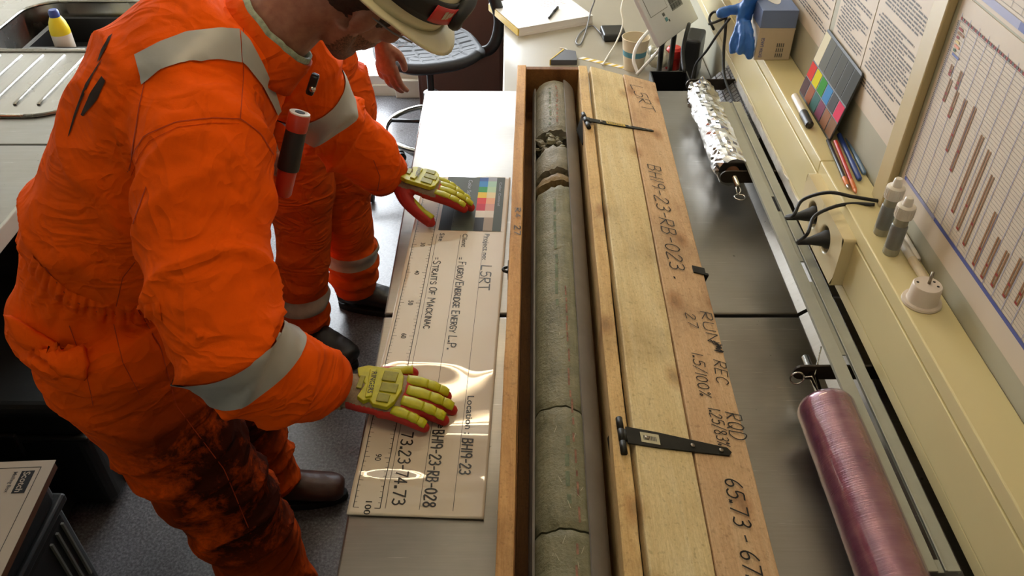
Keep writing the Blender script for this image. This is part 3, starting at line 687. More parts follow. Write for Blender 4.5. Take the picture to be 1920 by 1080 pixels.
bp('Location :', (877, 742), (871, 815), .0125); bp('Sample :', (834, 742), (818, 815), .0125); bp('Depth :', (785, 742), (768, 800), .0125)
def bh(txt, a, c, h, pen, **k): drape(strokes(MB(MBD), txt, bl(*a), bl(*c), h, pen, .0006, **k), .0005).build('pen_writing', 'print_ink', sheet)
bh('L5RT', (903, 498), (898, 544), .0215, .0026); bh('FUGRO/ENBRIDGE ENERGY L.P.', (860, 491), (838, 655), .0155, .0021, small=True)
bh('STRAITS OF MACKINAC', (813, 489), (794, 615), .0155, .0021, small=True)
bh('BH19-23', (868, 824), (861, 888), .0175, .0028); bh('BH19-23-RB-028', (813, 808), (793, 949), .0185, .0028)
bh('73.23-74.73', (754, 812), (735, 946), .0195, .0027)
# the colour card on the board
cx0, cx1, cy0, cy1 = -.156, -.0125, LEN - .238, LEN - .004
for i, c in enumerate(['4a524a', '121412', '27509a', '2f7fc0', '1f8a3c', 'd8b40c', 'cf2418', 'b8142c', 'd5cfc4', '26282b', '9aa0ad', '9dc0ae', 'a9c6a4', 'd6c89a', 'dba27e', 'c9968a', 'd2cbc0', '9a8c7c']):
    mat('card_' + 'abcdefghijklmnopqr'[i], c, .6, 0, 0, spec=.2)
card = MB(MBD @ T(0, 0, .0)); card.k = 0
def cell(k, fx0, fx1, fy0, fy1, z=0): card.k = k; card.rect(cx0 + (cx1 - cx0) * fx0, cx0 + (cx1 - cx0) * fx1, cy1 + (cy0 - cy1) * fy0, cy1 + (cy0 - cy1) * fy1, z)
for fx0, fx1 in ((0, .2), (.2, .38), (.38, .56), (.71, .86), (.86, 1)):
    for q in range(12):
        cell(1 if fx0 == 0 and q >= 5 else 0, fx0, fx1, q / 12, (q + 1) / 12)
cell(0, .56, .71, 0, .02)
for q, (f0, f1) in enumerate(((.0, .08), (.08, .19), (.19, .3), (.3, .41), (.41, .52), (.52, .65), (.65, .77), (.77, 1))):
    cell(2 + q, .56, .71, f0, f1); cell(10 + q, .71, .86, f0, f1, .004)
drape(card, .0007).build('colour_card', ['card_' + c for c in 'abcdefghijklmnopqr'], sheet)
b = MB(MBD); gx = lambda f: cx0 + (cx1 - cx0) * f; gy = lambda f: cy1 + (cy0 - cy1) * f
printed(b, 'Color Scale', (gx(.37), gy(.06)), (gx(.37), gy(.42)), .010)
printed(b, 'Color Control', (gx(.91), gy(.1)), (gx(.91), gy(.55)), .006)
drape(b, .0009).build('card_lettering', 'card_k', sheet)
b = MB(MBD)
for f, k in ((.55, 'card_l'), (.63, 'card_n'), (.71, 'card_p')): pass
for q in range(6): b.rect(gx(.215), gx(.23), gy(.52 + q * .08), gy(.52 + q * .08 + .025))
drape(b, .0009).build('card_marks', 'print_ink', sheet)
for f, k in ((.54, 'card_l'), (.61, 'card_f'), (.68, 'card_p')):
    b = MB(MBD); b.prism([(gx(.37) + .0055 * math.cos(a * math.pi / 8), gy(f) + .004 * math.sin(a * math.pi / 8)) for a in range(16)], 0, .0005); drape(b, .0009).build('card_dot', k, sheet)

# ================================================================== CABLE TRUNKING ON THE RIGHT WALL
XF, ZT, ZL = .625, 1.146, .995
tr = thing('cable_trunking', 'cream plastic cable trunking running along the right wall', 'trunking', (XF + .03, 1.8, ZL))
YJ = 1.46
MB().box(XF + .004, XW, .1, YB - .02, ZL, ZT - .003).build('trunking_body', 'cream_plastic', tr, bev=.003)
for y0, y1 in ((.1, YJ - .001), (YJ + .001, YB - .02)):
    MB().box(XF, XW - .001, y0, y1, ZT - .006, ZT).build('top_cover', 'cream_plastic', tr, bev=.0025, seg=3)
    MB().box(XF - .002, XF + .006, y0, y1, ZL + .026, ZT - .030).build('front_cover', 'cream_plastic', tr, bev=.002, seg=3)
    MB().box(XF - .0005, XF + .006, y0, y1, ZT - .027, ZT - .0005).build('upper_lip', 'cream_plastic', tr, bev=.0015)
    MB().box(XF - .0005, XF + .006, y0, y1, ZL - .001, ZL + .023).build('lower_lip', 'cream_plastic', tr, bev=.0015)
# double socket outlet let into the trunking
sy0 = on_x(1578, 536, XF - .002).y; sy1 = sy0 + .235
SX = XF - .024; sz0, sz1 = ZL + .022, ZT - .022
def plate_with_holes(x, y0, y1, z0, z1, holes, r, depth):
    """front plate in the YZ plane with round sunk holes"""
    b = MB(); n = 24
    ys = [y0] + [(holes[i] + holes[i + 1]) / 2 for i in range(len(holes) - 1)] + [y1]
    for i, hy in enumerate(holes):
        a0, a1 = ys[i], ys[i + 1]; zc = (z0 + z1) / 2; outer = []; inner = []
        for k in range(n):
            a = 2 * math.pi * k / n + math.pi / n; c, s = math.cos(a), math.sin(a)
            ty = ((a1 - hy) if c > 0 else (hy - a0)) / max(abs(c), 1e-6); tz = ((z1 - zc) if s > 0 else (zc - z0)) / max(abs(s), 1e-6); t = min(ty, tz)
            outer.append((x, hy + c * t, zc + s * t)); inner.append((x, hy + c * r, zc + s * r))
        back = [(x + depth, p[1], p[2]) for p in inner]
        b.add(outer + inner + back, [(k, (k + 1) % n, n + (k + 1) % n, n + k) for k in range(n)] + [(n + k, n + (k + 1) % n, 2 * n + (k + 1) % n, 2 * n + k) for k in range(n)] + [tuple(range(2 * n, 3 * n))])
    return b
holes = (sy0 + .078, sy0 + .162); HR = .0255; ZCS = (sz0 + sz1) / 2 - .004
b = plate_with_holes(SX, sy0, sy1, sz0, sz1, holes, HR, .02)
for a in (((XF, sy0, sz0), (SX, sy0, sz0), (SX, sy0, sz1), (XF, sy0, sz1)), ((XF, sy1, sz0), (SX, sy1, sz0), (SX, sy1, sz1), (XF, sy1, sz1)), ((XF, sy0, sz1), (SX, sy0, sz1), (SX, sy1, sz1), (XF, sy1, sz1)), ((XF, sy0, sz0), (SX, sy0, sz0), (SX, sy1, sz0), (XF, sy1, sz0))): b.quad(*a)
sk = b.build('socket_block', 'cream_socket', tr, False, label='double socket block with two round sunk outlets')
bmx = bmesh.new(); bmx.from_mesh(sk.data); bmesh.ops.remove_doubles(bmx, verts=bmx.verts, dist=.0002); bmesh.ops.recalc_face_normals(bmx, faces=bmx.faces); bmx.to_mesh(sk.data); bmx.free()
m = sk.modifiers.new('bevel', 'BEVEL'); m.width = .005; m.segments = 3; m.limit_method = 'ANGLE'; m.angle_limit = R(60)
for hy in holes:
    MB().lathe([(.003, 0), (.003, .004)], 10, T(SX + .016, hy, (sz0 + sz1) / 2 - .019) @ Ry(-90)).build('earth_contact', 'screw_metal', sk, True)
# plugs with leads
zc = (sz0 + sz1) / 2
ends = [on_z(1648, 377, ZT + .006), on_z(1640, 384, ZT + .006)]
for i, (hy, mid, lab) in enumerate(((holes[1], [(1488, 404), (1505, 375), (1552, 361), (1600, 369)], 'black plug and lead in the upper far socket outlet'),
                                    (holes[0], [(1514, 438), (1527, 406), (1563, 388), (1600, 382)], 'black plug and lead in the lower near socket outlet'))):
    e = thing('power_plug', lab, 'plug', (SX - .03, hy, zc), 'plugs in the trunking socket')
    tip = Vector((SX - .052, hy - .004, zc - .004))
    b = MB(); b.tube([(SX + .018, hy, zc), (SX + .002, hy, zc), (SX - .006, hy, zc), tip * .5 + Vector((SX, hy, zc)) * .5, tip], [(.0185, .0185), (.0185, .0185), (.013, .015), (.008, .009), (.0055, .0055)], 16)
    b.build('plug_body', 'black_rubber', e, True)
    pth = [tip]
    xs = (SX - .055, SX - .035, SX + .0, SX + .04)
    for (px, py), xx in zip(mid, xs): pth.append(on_x(px, py, xx))
    pth += [ends[i]]
    MB().tube(cat_rom(pth, 8), .0034, 10).build('lead', 'black_rubber', e, True)
b = MB(); y0 = YJ + .02
for k in range(22):                                                    # torn foil tape
    ya_, yb_ = y0 + .66 * k / 22, y0 + .66 * (k + 1) / 22; w = .009 + .007 * noise.noise(Vector((k * .9, 0, 0)))
    w2 = .009 + .007 * noise.noise(Vector(((k + 1) * .9, 0, 0)))
    dx = -.0035 + .0022 * noise.noise(Vector((k * 1.7, 3, 0))); dx2 = -.0035 + .0022 * noise.noise(Vector(((k + 1) * 1.7, 3, 0)))
    b.add([(XF + dx, ya_, ZL - .004), (XF + dx, ya_, ZL + .009 + w), (XF + dx2, yb_, ZL + .009 + w2), (XF + dx2, yb_, ZL - .004), (XF - .0008, ya_, ZL - .004), (XF - .0008, ya_, ZL + .009 + w), (XF - .0008, yb_, ZL + .009 + w2), (XF - .0008, yb_, ZL - .004)],
          [(0, 1, 2, 3), (4, 7, 6, 5), (0, 4, 5, 1), (3, 2, 6, 7), (1, 5, 6, 2), (0, 3, 7, 4)])
tag(b.build('foil_tape', 'foil_tape_white'), 'torn silver foil tape along the lower lip of the trunking', 'tape')

# ------------------------------------------------------------------ roll rack: rail, arms, foil roll, film roll
RZ = 1.0; rx0, rx1 = .5524, .607; ry0, ry1 = .625, 2.016
rk = thing('roll_rack', 'grey slotted metal rail rack with dark arms below the trunking', 'rack', (.58, 1.3, .95))
b = MB(); g0, g1 = rx0 + .024, rx0 + .033
b.box(rx0, g0, ry0, ry1, RZ - .003, RZ); b.box(g1, rx1, ry0, ry1, RZ - .003, RZ)
b.box(rx0, rx0 + .003, ry0, ry1, RZ - .008, RZ - .003); b.box(g1, g1 + .003, ry0, ry1, RZ - .006, RZ + .0015); b.box(rx1 - .003, rx1, ry0, ry1, RZ - .008, RZ - .003)
slots = [(.645, 1.05), (1.255, 1.32), (1.5, 1.56)]
edges_ = [ry0] + [v for s in slots for v in s] + [ry1]
for k in range(0, len(edges_), 2): b.box(g0, g1, edges_[k], edges_[k + 1], RZ - .006, RZ - .0035)
b.build('slotted_rail', 'rail_paint', rk, bev=.0006)
axx = .525; arms = []
for ay in (2.175, 1.68, 1.03, .40):
    b = MB(); poly = [(XW, .958), (XW, .990), (axx - .018, .990)] + [(axx - .018 + .016 * math.cos(a) * 1.0 - .0, .974 + .016 * math.sin(a)) for a in [math.pi / 2 + k * math.pi / 8 for k in range(1, 8)]] + [(axx - .018, .958)]
    b.prism([(x, z) for x, z in poly], ay - .0025, ay + .0025); b.v = [Vector((p.x, p.z, p.y)) for p in b.v]
    arm = b.build('arm', 'dark_metal', rk, bev=.0008)
    MB().box(XW - .03, XW - .002, ay - .0025, ay + .04, .955, .99).build('fixing_foot', 'dark_metal', rk)
    for q in (.012, .03): MB().lathe([(.005, 0), (.005, .003), (.002, .004)], 10, T(XW - .031, ay + q, .972) @ Ry(-90)).build('bolt', 'screw_metal', arm, True)
AZ = .972
def roll(name, label, cat, y0, y1, m, r, core_m, noisy, parts=()):
    e = thing(name, label, cat, (axx, (y0 + y1) / 2, AZ - r))
    n, ny = (30, 44) if noisy > .001 else (48, 70); b = MB(T(axx, 0, AZ)); vs = []; fs = []
    for j in range(ny + 1):
        y = y0 + (y1 - y0) * j / ny
        for i in range(n):
            a = 2 * math.pi * i / n; rr_ = r + noisy * noise.fractal(Vector((math.cos(a) * 2.2, math.sin(a) * 2.2, y * 18)), .7, 2.1, 4)
            if j in (0, ny): rr_ -= .0025
            vs.append((rr_ * math.cos(a), y, rr_ * math.sin(a)))
    for j in range(ny):
        for i in range(n): a = j * n; fs.append((a + i, a + n + i, a + n + (i + 1) % n, a + (i + 1) % n))
    for j in (0, ny):
        base = len(vs); y = y0 if j == 0 else y1
        for i in range(n): a = 2 * math.pi * i / n; vs.append((.017 * math.cos(a), y, .017 * math.sin(a)))
        for i in range(n): fs.append((j * n + i, j * n + (i + 1) % n, base + (i + 1) % n, base + i))
    b.add(vs, fs).build('wound_roll', m, e, noisy < .001)
    MB(T(axx, 0, AZ)).tube([(0, y0 - .004, 0), (0, y1 + .004, 0)], .0165, 20).build('core_tube', core_m, e, True)
    return e
fo = roll('foil_roll', 'crumpled shiny aluminium foil roll on the rack', 'foil roll', 1.70, 2.13, 'tin_foil', .039, 'carton_brown', .006)
fl = roll('film_roll', 'purple tinted cling film roll at the lower right', 'film roll', .425, .95, 'cling_film', .0475, 'carton_brown', .0004)
b = MB(T(axx, 0, AZ))                                                   # crumpled loose foil at the roll's far end
for k in range(14):
    a = rb.uniform(1.3, 3.9); b.ball((.034 * math.cos(a), rb.uniform(2.08, 2.135), .034 * math.sin(a)), (rb.uniform(.006, .014), rb.uniform(.004, .012), rb.uniform(.006, .014)), 6)
b.build('loose_foil', 'tin_foil', fo)
for y0, y1, ring_y, lab in ((1.64, 2.19, 1.63, 'chrome rod through the foil roll with a ring pin'), (.36, 1.07, 1.068, 'chrome rod through the cling film roll with a ring pin')):
    e = thing('roll_rod', lab, 'rod', (axx, (y0 + y1) / 2, AZ))
    MB().tube([(axx, y0, AZ), (axx, y1, AZ)], .0066, 14).build('rod', 'chrome', e, True)
    s = -1 if ring_y < 1.7 and ring_y > 1.2 else 1
    if s < 0:
        pc = Vector((axx + .004, y0 - .02, AZ - .012))
        b = MB(); ring = [pc + Vector((.011 * math.cos(t), -.006, -.006)) + Vector((0, .011 * math.sin(t) - .004, .004 * math.sin(t))) for t in [k * math.pi / 9 - math.pi / 2 for k in range(19)]]
        ring2 = [Vector((axx, y0 + .004, AZ))] + [Vector((axx - .006, y0 - .012, AZ - .005))] + ring[6:] + ring[:6] + [Vector((axx + .006, y0 - .012, AZ - .005)), Vector((axx + .001, y0 + .004, AZ))]
        b.tube(cat_rom([(axx - .003, y0 + .004, AZ), (axx - .005, y0 - .012, AZ - .004)] + [(axx + .012 * math.sin(t), y0 - .030 - .012 * math.cos(t), AZ - .01) for t in [-.45 * math.pi - 0 + k * (1.9 * math.pi) / 10 - .45 * math.pi for k in range(11)]] + [(axx + .005, y0 - .012, AZ - .004), (axx + .003, y0 + .004, AZ)], 4), .0016, 8)
        b.build('ring_pin', 'chrome', e, True)
    else:
        b = MB(); cx, cy = axx - .03, y1 - .055
        b.tube([(cx + .012 * math.cos(t), cy + .002 * math.sin(t), AZ + .002 + .012 * math.sin(t)) for t in [k * 2 * math.pi / 20 for k in range(21)]], .0016, 8)
        b.tube([(axx - .019, cy, AZ + .004), (axx, cy + .003, AZ + .004), (axx + .02, cy + .05, AZ + .03)], .0014, 8)
        b.build('ring_pin', 'chrome', e, True)

# ------------------------------------------------------------------ things standing or lying on the trunking
# colour checker leaning on the wall
cA, cB = on_z(1497, 173, ZT), on_z(1550, 267, ZT); xb = (cA.x + cB.x) / 2 + .003
cy_f, cy_n = cA.y, cB.y; cH = .155; lean = math.atan2(XW - .006 - xb, .15)
MCK = frame((xb, cy_f, ZT + .0005), (0, -1, 0), (math.sin(lean), 0, math.cos(lean)))      # x towards the viewer, y up the card, z into the room
cw = cy_f - cy_n
ck = thing('colour_checker', 'grey colour checker card leaning on the wall, bright patches', 'colour card', (xb, (cy_f + cy_n) / 2, ZT))
b = MB(MCK); rr_c = .008
poly = []
for cx_, cy_, a0_ in ((cw - rr_c, rr_c, -90), (cw - rr_c, cH - rr_c, 0), (rr_c, cH - rr_c, 90), (rr_c, rr_c, 180)):
    poly += [(cx_ + rr_c * math.cos(R(a0_ + k * 22.5)), cy_ + rr_c * math.sin(R(a0_ + k * 22.5))) for k in range(5)]
b.prism(poly, -.003, .001); cb_ = b.build('card', 'card_dark', ck, bev=.0008)
def patch(col, x0, x1, y0, y1, nm='patch'):
    k = 'patch_' + col
    if k not in MAT: mat(k, col, .75, 0, 0, spec=.15)
    MB(MCK).box(x0, x1, y0, y1, .001, .0016).build(nm, k, cb_)
px_ = cw / 6
for i, c in enumerate(['5a4548', '9a6148', '47706e', '804a62', '96694f', '86654f']): patch(c, i * px_ + .003, (i + 1) * px_ - .002, .006, .041)
for i, c in enumerate(['cf3f36', 'cfc420', '3f8f3c', '4a86bd', '55565a', 'd0415f']): patch(c, i * px_ + .003, (i + 1) * px_ - .002, .044, .078)
for i, c in enumerate(['d6cfb4', '6b6d68', '60625e', '595b58', '525452', '4b4d4b']): patch(c, i * px_ + .003, (i + 1) * px_ - .0008, .082, .149)
# marker with black cap
def pen(name, label, a, b_, r, m1, m2, split, cat='pen', group=None, tipm=None):
    e = thing(name, label, cat, (Vector(a) + Vector(b_)) / 2 - Vector((0, 0, r)), group)
    a, b_ = Vector(a), Vector(b_); L = (b_ - a).length; M = along(a, b_)
    MB(M).lathe([(r * .55, 0), (r * .92, .002), (r * .92, L * split)], 18).build('barrel', m1, e, 'auto')
    MB(M).lathe([(r, L * split), (r * 1.04, L * split + .002), (r * .98, L - .004), (r * .6, L)], 18).build('cap', m2, e, 'auto')
    if tipm: MB(M).lathe([(r * .9, L), (r * .35, L + .009), (.0004, L + .012)], 12).build('tip', tipm, e, True)
    return e
def zpen(px, py, r): return on_z(px, py, ZT + r)
pen('marker_pen', 'thick white marker with black cap before the colour checker', zpen(1490, 180, .009), zpen(1519, 236, .009), .009, 'white_plastic', 'black_plastic', .58)
pen('pencil', 'black pencil with orange end beside the red pencil', zpen(1552, 262, .0045), zpen(1589, 348, .0045), .0042, 'black_plastic', 'orange_plastic', .84, tipm='screw_metal')
pen('pencil', 'red pencil with orange end', zpen(1566, 264, .0085), zpen(1603, 356, .005), .0045, 'red_pencil', 'orange_plastic', .82, tipm='orange_plastic')
pen('ballpoint_pen', 'dark blue ballpoint pen with blue cap by the wall', zpen(1573, 252, .005), zpen(1612, 337, .005), .0055, 'blue_plastic', 'blue_plastic', .6)
pen('ballpoint_pen', 'pale blue translucent pen against the wall', zpen(1588, 258, .004), zpen(1621, 326, .004), .0046, 'pale_blue', 'pale_blue', .55)
pen('correction_pen', 'white pen lying behind the upright vials', zpen(1685, 447, .007), zpen(1737, 528, .007), .0072, 'white_plastic', 'cup_paper', .5)
pen('correction_pen', 'thin white pen lying against the wall behind the vials', zpen(1688, 428, .005), zpen(1722, 488, .006), .0055, 'white_plastic', 'white_plastic', .7)
# dropper vials
def vial(px, py, label):
    p = on_z(px, py, ZT); e = thing('vial', label, 'vial', p, 'upright vials on the trunking'); M = T(*p)
    MB(M).lathe([(.0125, 0), (.0135, .002), (.0135, .012), (.013, .014)], 24).build('clear_base', 'bottle_clear', e, 'auto')
    MB(M).lathe([(.0133, .014), (.0133, .058), (.012, .060)], 24).build('body', 'bottle_grey', e, 'auto')
    MB(M).lathe([(.0115, .060), (.0115, .075)], 24).build('neck', 'bottle_clear', e, 'auto')
    cp = MB(M).lathe([(.0148, .075), (.0152, .078), (.0152, .0965), (.0138, .098), (.0085, .099), (.0068, .112), (.0055, .1135)], 24).build('cap', 'white_plastic', e, 'auto')
    for k in range(20):
        a = k * math.pi / 10; MB(M @ Rz(math.degrees(a))).box(.0148, .0158, -.0009, .0009, .078, .094).build('cap_rib', 'white_plastic', cp)
vial(1651, 437, 'grey vial with white twist cap, the farther of two')
vial(1669, 474, 'grey vial with white twist cap, nearer to the round adapter')
# round plug adapter lying pins up
p = on_z(1727, 566, ZT); e = thing('plug_adapter', 'round white plug adapter standing pins up on the trunking', 'adapter', p); M = T(*p)
MB(M).lathe([(.030, 0), (.031, .002), (.030, .005), (.0245, .0055), (.0235, .008), (.0225, .034), (.021, .036)], 40).build('housing', 'adapter_white', e, 'auto')
MB(M).tube([(.002, .002, .036), (.004, .006, .056)], .0024, 12).build('pin', 'screw_metal', e, True)
for x, y in ((.0135, -.006), (-.014, .006), (.012, .006)): MB(M).lathe([(.0022, .0358), (.0022, .0364)], 10, T(x, y, 0)).build('pin_hole', 'black_matt', e)
# glove box with blue gloves hanging out
gA, gB = on_z(1413, 113, ZT), on_z(1480, 115, ZT)
gx0, gx1, gy0 = gA.x, min(gB.x, XW - .004), gA.y; gh = .125; gl = .225
gb = thing('glove_box', 'white and blue carton of disposable gloves on the trunking', 'box', ((gx0 + gx1) / 2, gy0 + gl / 2, ZT))
b = MB(); b.box(gx0, gx1, gy0, gy0 + gl, ZT + .0005, ZT + gh * .62); lo = b.build('carton_lower', 'box_white', gb, bev=.0012)
MB().box(gx0 - .0006, gx1 + .0006, gy0 - .0006, gy0 + gl, ZT + gh * .62, ZT + gh * .65).build('carton_band', 'box_white', gb)
b = MB(); b.box(gx0, gx1, gy0, gy0 + gl, ZT + gh * .65, ZT + gh); up_ = b.build('carton_upper', 'box_blue', gb, bev=.0012)
MGF = frame((gx0, gy0 - .0002, ZT), (0, 0, 1), (-1, 0, 0), (0, -1, 0))      # print on the front face, reading upwards
b = MB(MGF); printed(b, 'EXTRA LARGE', (.008, -.017), (.058, -.017), .008, .0005); b.build('carton_lettering', 'ink_blue', lo)
b = MB(MGF)
for k in range(4):
    for q in range(3): b.rect(.008 + q * .013, .008 + q * .013 + .010, -.052 - k * .005, -.0495 - k * .005, .0005)
b.build('carton_small_print', 'ink_text', lo)
b = MB(frame((gx0 - .0002, gy0 + .04, ZT), (0, -1, 0), (0, 0, 1), (-1, 0, 0))); b.prism([(.012 + .011 * math.cos(k * math.pi / 8), .03 + .02 * math.sin(k * math.pi / 8)) for k in range(16)], 0, .0006); b.build('carton_emblem', 'ink_blue', lo)
MB().prism([((gx0 + gx1) / 2 + .02 * math.cos(k * math.pi / 10), gy0 + .11 + .07 * math.sin(k * math.pi / 10)) for k in range(20)], ZT + gh, ZT + gh + .0008).build('dispenser_opening', 'white_paper', gb)
def body_from(mb, name, mats, parent, vox, it=4, wr=None, matf=None, keep=None, smooth_f=.5):
    """grow one continuous skin over overlapping volumes"""
    me = mb.mesh(name); o = bpy.data.objects.new(name, me); C.objects.link(o)
    m = o.modifiers.new('r', 'REMESH'); m.mode = 'VOXEL'; m.voxel_size = vox
    if it: s = o.modifiers.new('s', 'SMOOTH'); s.iterations = it; s.factor = smooth_f
    dg = bpy.context.evaluated_depsgraph_get(); me2 = bpy.data.meshes.new_from_object(o.evaluated_get(dg)); bpy.data.objects.remove(o); bpy.data.meshes.remove(me)
    me2.name = name
    if wr:
        ns = [v.normal.copy() for v in me2.vertices]
        for v, n in zip(me2.vertices, ns): v.co += n * wr(v.co, n)
        me2.update()
    me2.materials.clear()
    mats = mats if isinstance(mats, (list, tuple)) else [mats]
    for q in mats: me2.materials.append(MAT[q])
    if matf:
        for p in me2.polygons: p.material_index = matf(p.center, p.normal)
    return link(name, me2, parent, True)
gg = thing('disposable_glove', 'blue nitrile gloves hanging out of the carton over the trunking edge', 'glove', (gx0 - .02, gy0 + .06, ZT))
b = MB()
T0 = Vector((gx0 + .02, gy0 + .10, ZT + gh + .008))
b.tube(cat_rom([T0, (gx0 - .012, gy0 + .075, ZT + gh - .005), (gx0 - .028, gy0 + .06, ZT + gh - .05)], 6), [.022, .026, .027, .028, .028, .028, .027, .027, .026, .026, .026, .026, .024], 14, .55)
fing = [[(gx0 - .03, gy0 + .05, ZT + gh - .045), (gx0 - .033, gy0 + .02, ZT + gh - .075), (gx0 - .034, gy0 + .012, ZT + gh - .105)],
        [(gx0 - .022, gy0 + .045, ZT + gh - .045), (gx0 - .014, gy0 + .01, ZT + gh - .08), (gx0 - .012, gy0 + .004, ZT + gh - .112)],
        [(gx0 - .02, gy0 + .075, ZT + gh - .02), (gx0 - .055, gy0 + .07, ZT + gh - .025), (gx0 - .085, gy0 + .065, ZT + gh - .032)],
        [(gx0 - .03, gy0 + .06, ZT + gh - .05), (gx0 - .045, gy0 + .04, ZT + gh - .08), (gx0 - .047, gy0 + .03, ZT + gh - .11)]]
for f in fing: c = cat_rom(f, 5); b.tube(c, [.0135 + .001 * math.sin(k) for k in range(len(c))], 10, .75); b.ball(f[-1], .0118, 10)
body_from(b, 'glove_film', 'nitrile_blue', gg, .003, 3, lambda p, n: .0022 * noise.fractal(p * 55, .8, 2, 3))

# ------------------------------------------------------------------ paper on the wall
def wsheet(name, label, y_far, y_near, z0, z1, m='paper', group=None, t=.0012):
    e = thing(name, label, 'poster', (XW - .001, (y_far + y_near) / 2, z0), group)
    s = MB().box(XW - t, XW, y_near, y_far, z0, z1).build('sheet', m, e); return e, s
def wq(b, y0, y1, z0, z1, t=.0016): b.quad((XW - t, y0, z0), (XW - t, y1, z0), (XW - t, y1, z1), (XW - t, y0, z1))
yA, yB2, yC, yD = 1.965, 1.748, 1.563, 1.348
rt = random.Random(5)
for (y1, y0, lab, z0, dens, mrg) in ((2.20, yA - .19, 'text sheet on the wall behind the glove carton', 1.238, .5, .012), (yB2, yC + .004, 'text sheet on the wall behind the colour checker', 1.234, .85, .012), (yC, yD, 'widest text sheet on the wall beside the cream strip', 1.234, .85, .014)):
    e, s = wsheet('text_sheet', lab, y1, y0, z0, 1.95, 'paper', 'text sheets on the wall')
    b = MB(); z = 1.93; k = 0
    while z > z0 + .035:
        k += 1
        if k % 17 == 0: z -= .014
        ind = .0 if rt.random() < .6 else .012; y = y1 - mrg - ind; last = y0 + mrg + (rt.uniform(0, .09) if rt.random() < .45 else 0)
        while y > last:
            L = rt.uniform(.006, .03); wq(b, max(y - L, last), y, z, z + .0032); y -= L + .0028
        z -= .0068
    b.build('text_lines', 'ink_text', s)
e = tag(MB().box(XW - .016, XW, 1.287, 1.336, ZT, 2.2).build('wall_strip', 'cream_strip', bev=.003), 'upright cream plastic strip on the wall between the papers', 'wall strip')
wy0, wy1 = 1.275, .25
e, s = wsheet('wall_chart', 'large ruled planning chart with brown bars and blue band', wy1 + 1.026, wy1, 1.185, 1.548, 'paper')
ZB0, ZB1 = 1.231, 1.512; YL = 1.262
b = MB()
for k in range(48): z = ZB0 + (ZB1 - ZB0) * k / 47; wq(b, .3, YL, z - .0003, z + .0003)
b.build('chart_rulings', 'ink_grey', s)
b = MB()
y = YL; k = 0
while y > .3: wq(b, y - .0006, y + .0006, ZB0, ZB1 + .012, .0018); y -= .0305
b.build('chart_columns', 'ink_lilac', s)
b = MB(); wq(b, .3, YL + .002, ZB0 - .007, ZB0, .002); b.build('blue_band', 'ink_blue', s)
b = MB(); wq(b, YL - .13, YL - .006, ZB0 - .0066, ZB0, .0022); b.build('pale_band', 'ink_lilac', s)
b = MB()
for k in range(90): z = ZB0 + (ZB1 - ZB0) * k / 90; wq(b, YL + .002, YL + .006, z, z + .0018)
b.build('scale_print', 'ink_text', s)
cr4 = lambda x, y: (1280 + x / 3, y / 3); cr8 = lambda x, y: (1280 + x / 3, 360 + y / 3)
bars = [(cr4(1525, 365), cr4(1505, 425)), (cr4(1575, 400), cr4(1545, 505)), (cr4(1512, 440), cr4(1478, 575)), (cr4(1550, 510), cr4(1505, 665)), (cr4(1600, 560), cr4(1490, 850)), (cr4(1650, 600), cr4(1515, 965)), (cr4(1668, 735), cr8(1545, 145)), (cr4(1705, 815), cr8(1575, 245)), (cr4(1722, 955), cr8(1612, 335)),
        (cr8(1765, 110), cr8(1645, 418)), (cr8(1785, 255), cr8(1690, 488)), (cr8(1835, 335), cr8(1745, 530)), (cr8(1912, 378), cr8(1812, 590)), (cr8(1960, 450), cr8(1885, 640)), (cr8(2040, 520), cr8(1960, 720)), (cr8(2120, 600), cr8(2040, 800))]
b = MB(); b2 = MB()
for a, c in bars:
    pa, pc = on_x(*a, XW), on_x(*c, XW); ym = (pa.y + pc.y) / 2
    b = MB()
    for d in (-.0032, .0032): wq(b, ym + d - .0016, ym + d + .0016, pc.z, pa.z, .002)
    b.build('chart_bar', 'ink_brown', s)
    for q in (pc.z, pc.z + (pa.z - pc.z) * .3): wq(b2, ym - .003, ym + .003, q, q + .004, .0022)
b2.build('bar_marks', 'ink_red', s)['kind'] = 'stuff'
for nm, m_, zz in (('colour_dashes', 'ink_red', 0), ('dark_dashes', 'ink_text', 1)):
    b = MB(); y = YL - zz * .006
    while y > .5: wq(b, y - .005, y, ZB1 + .002, ZB1 + .0065, .002); y -= .0125
    b.build(nm, m_, s)
for q, (c, L) in enumerate((('ink_red', .014), ('ink_brown', .022), ('ink_red', .01), ('sticker_yellow', .016), ('orange_plastic', .02), ('chart_green', .012), ('ink_blue', .03))):
    b = MB(); wq(b, YL - .004 - L, YL - .004 - q * .001, ZB1 - .012 - q * .0065, ZB1 - .008 - q * .0065, .0021); b.build('legend_mark', c, s)
e, s = wsheet('wall_chart', 'ruled chart with lilac band above the planning chart', wy1 + 1.0, wy1, 1.552, 1.95, 'paper')
b = MB()
for k in range(40): z = 1.575 + .36 * k / 40; wq(b, .3, wy1 + .985, z, z + .0006)
for k in range(30): y = wy1 + .985 - k * .03; wq(b, y, y + .001, 1.575, 1.93, .0018)
b.build('chart_rulings', 'ink_grey', s)
b = MB(); wq(b, .3, wy1 + .985, 1.558, 1.57, .002); b.build('lilac_band', 'ink_lilac', s)
b = MB(); wq(b, .3, wy1 + .86, 1.5585, 1.5695, .0022); b.build('blue_band', 'ink_blue', s)

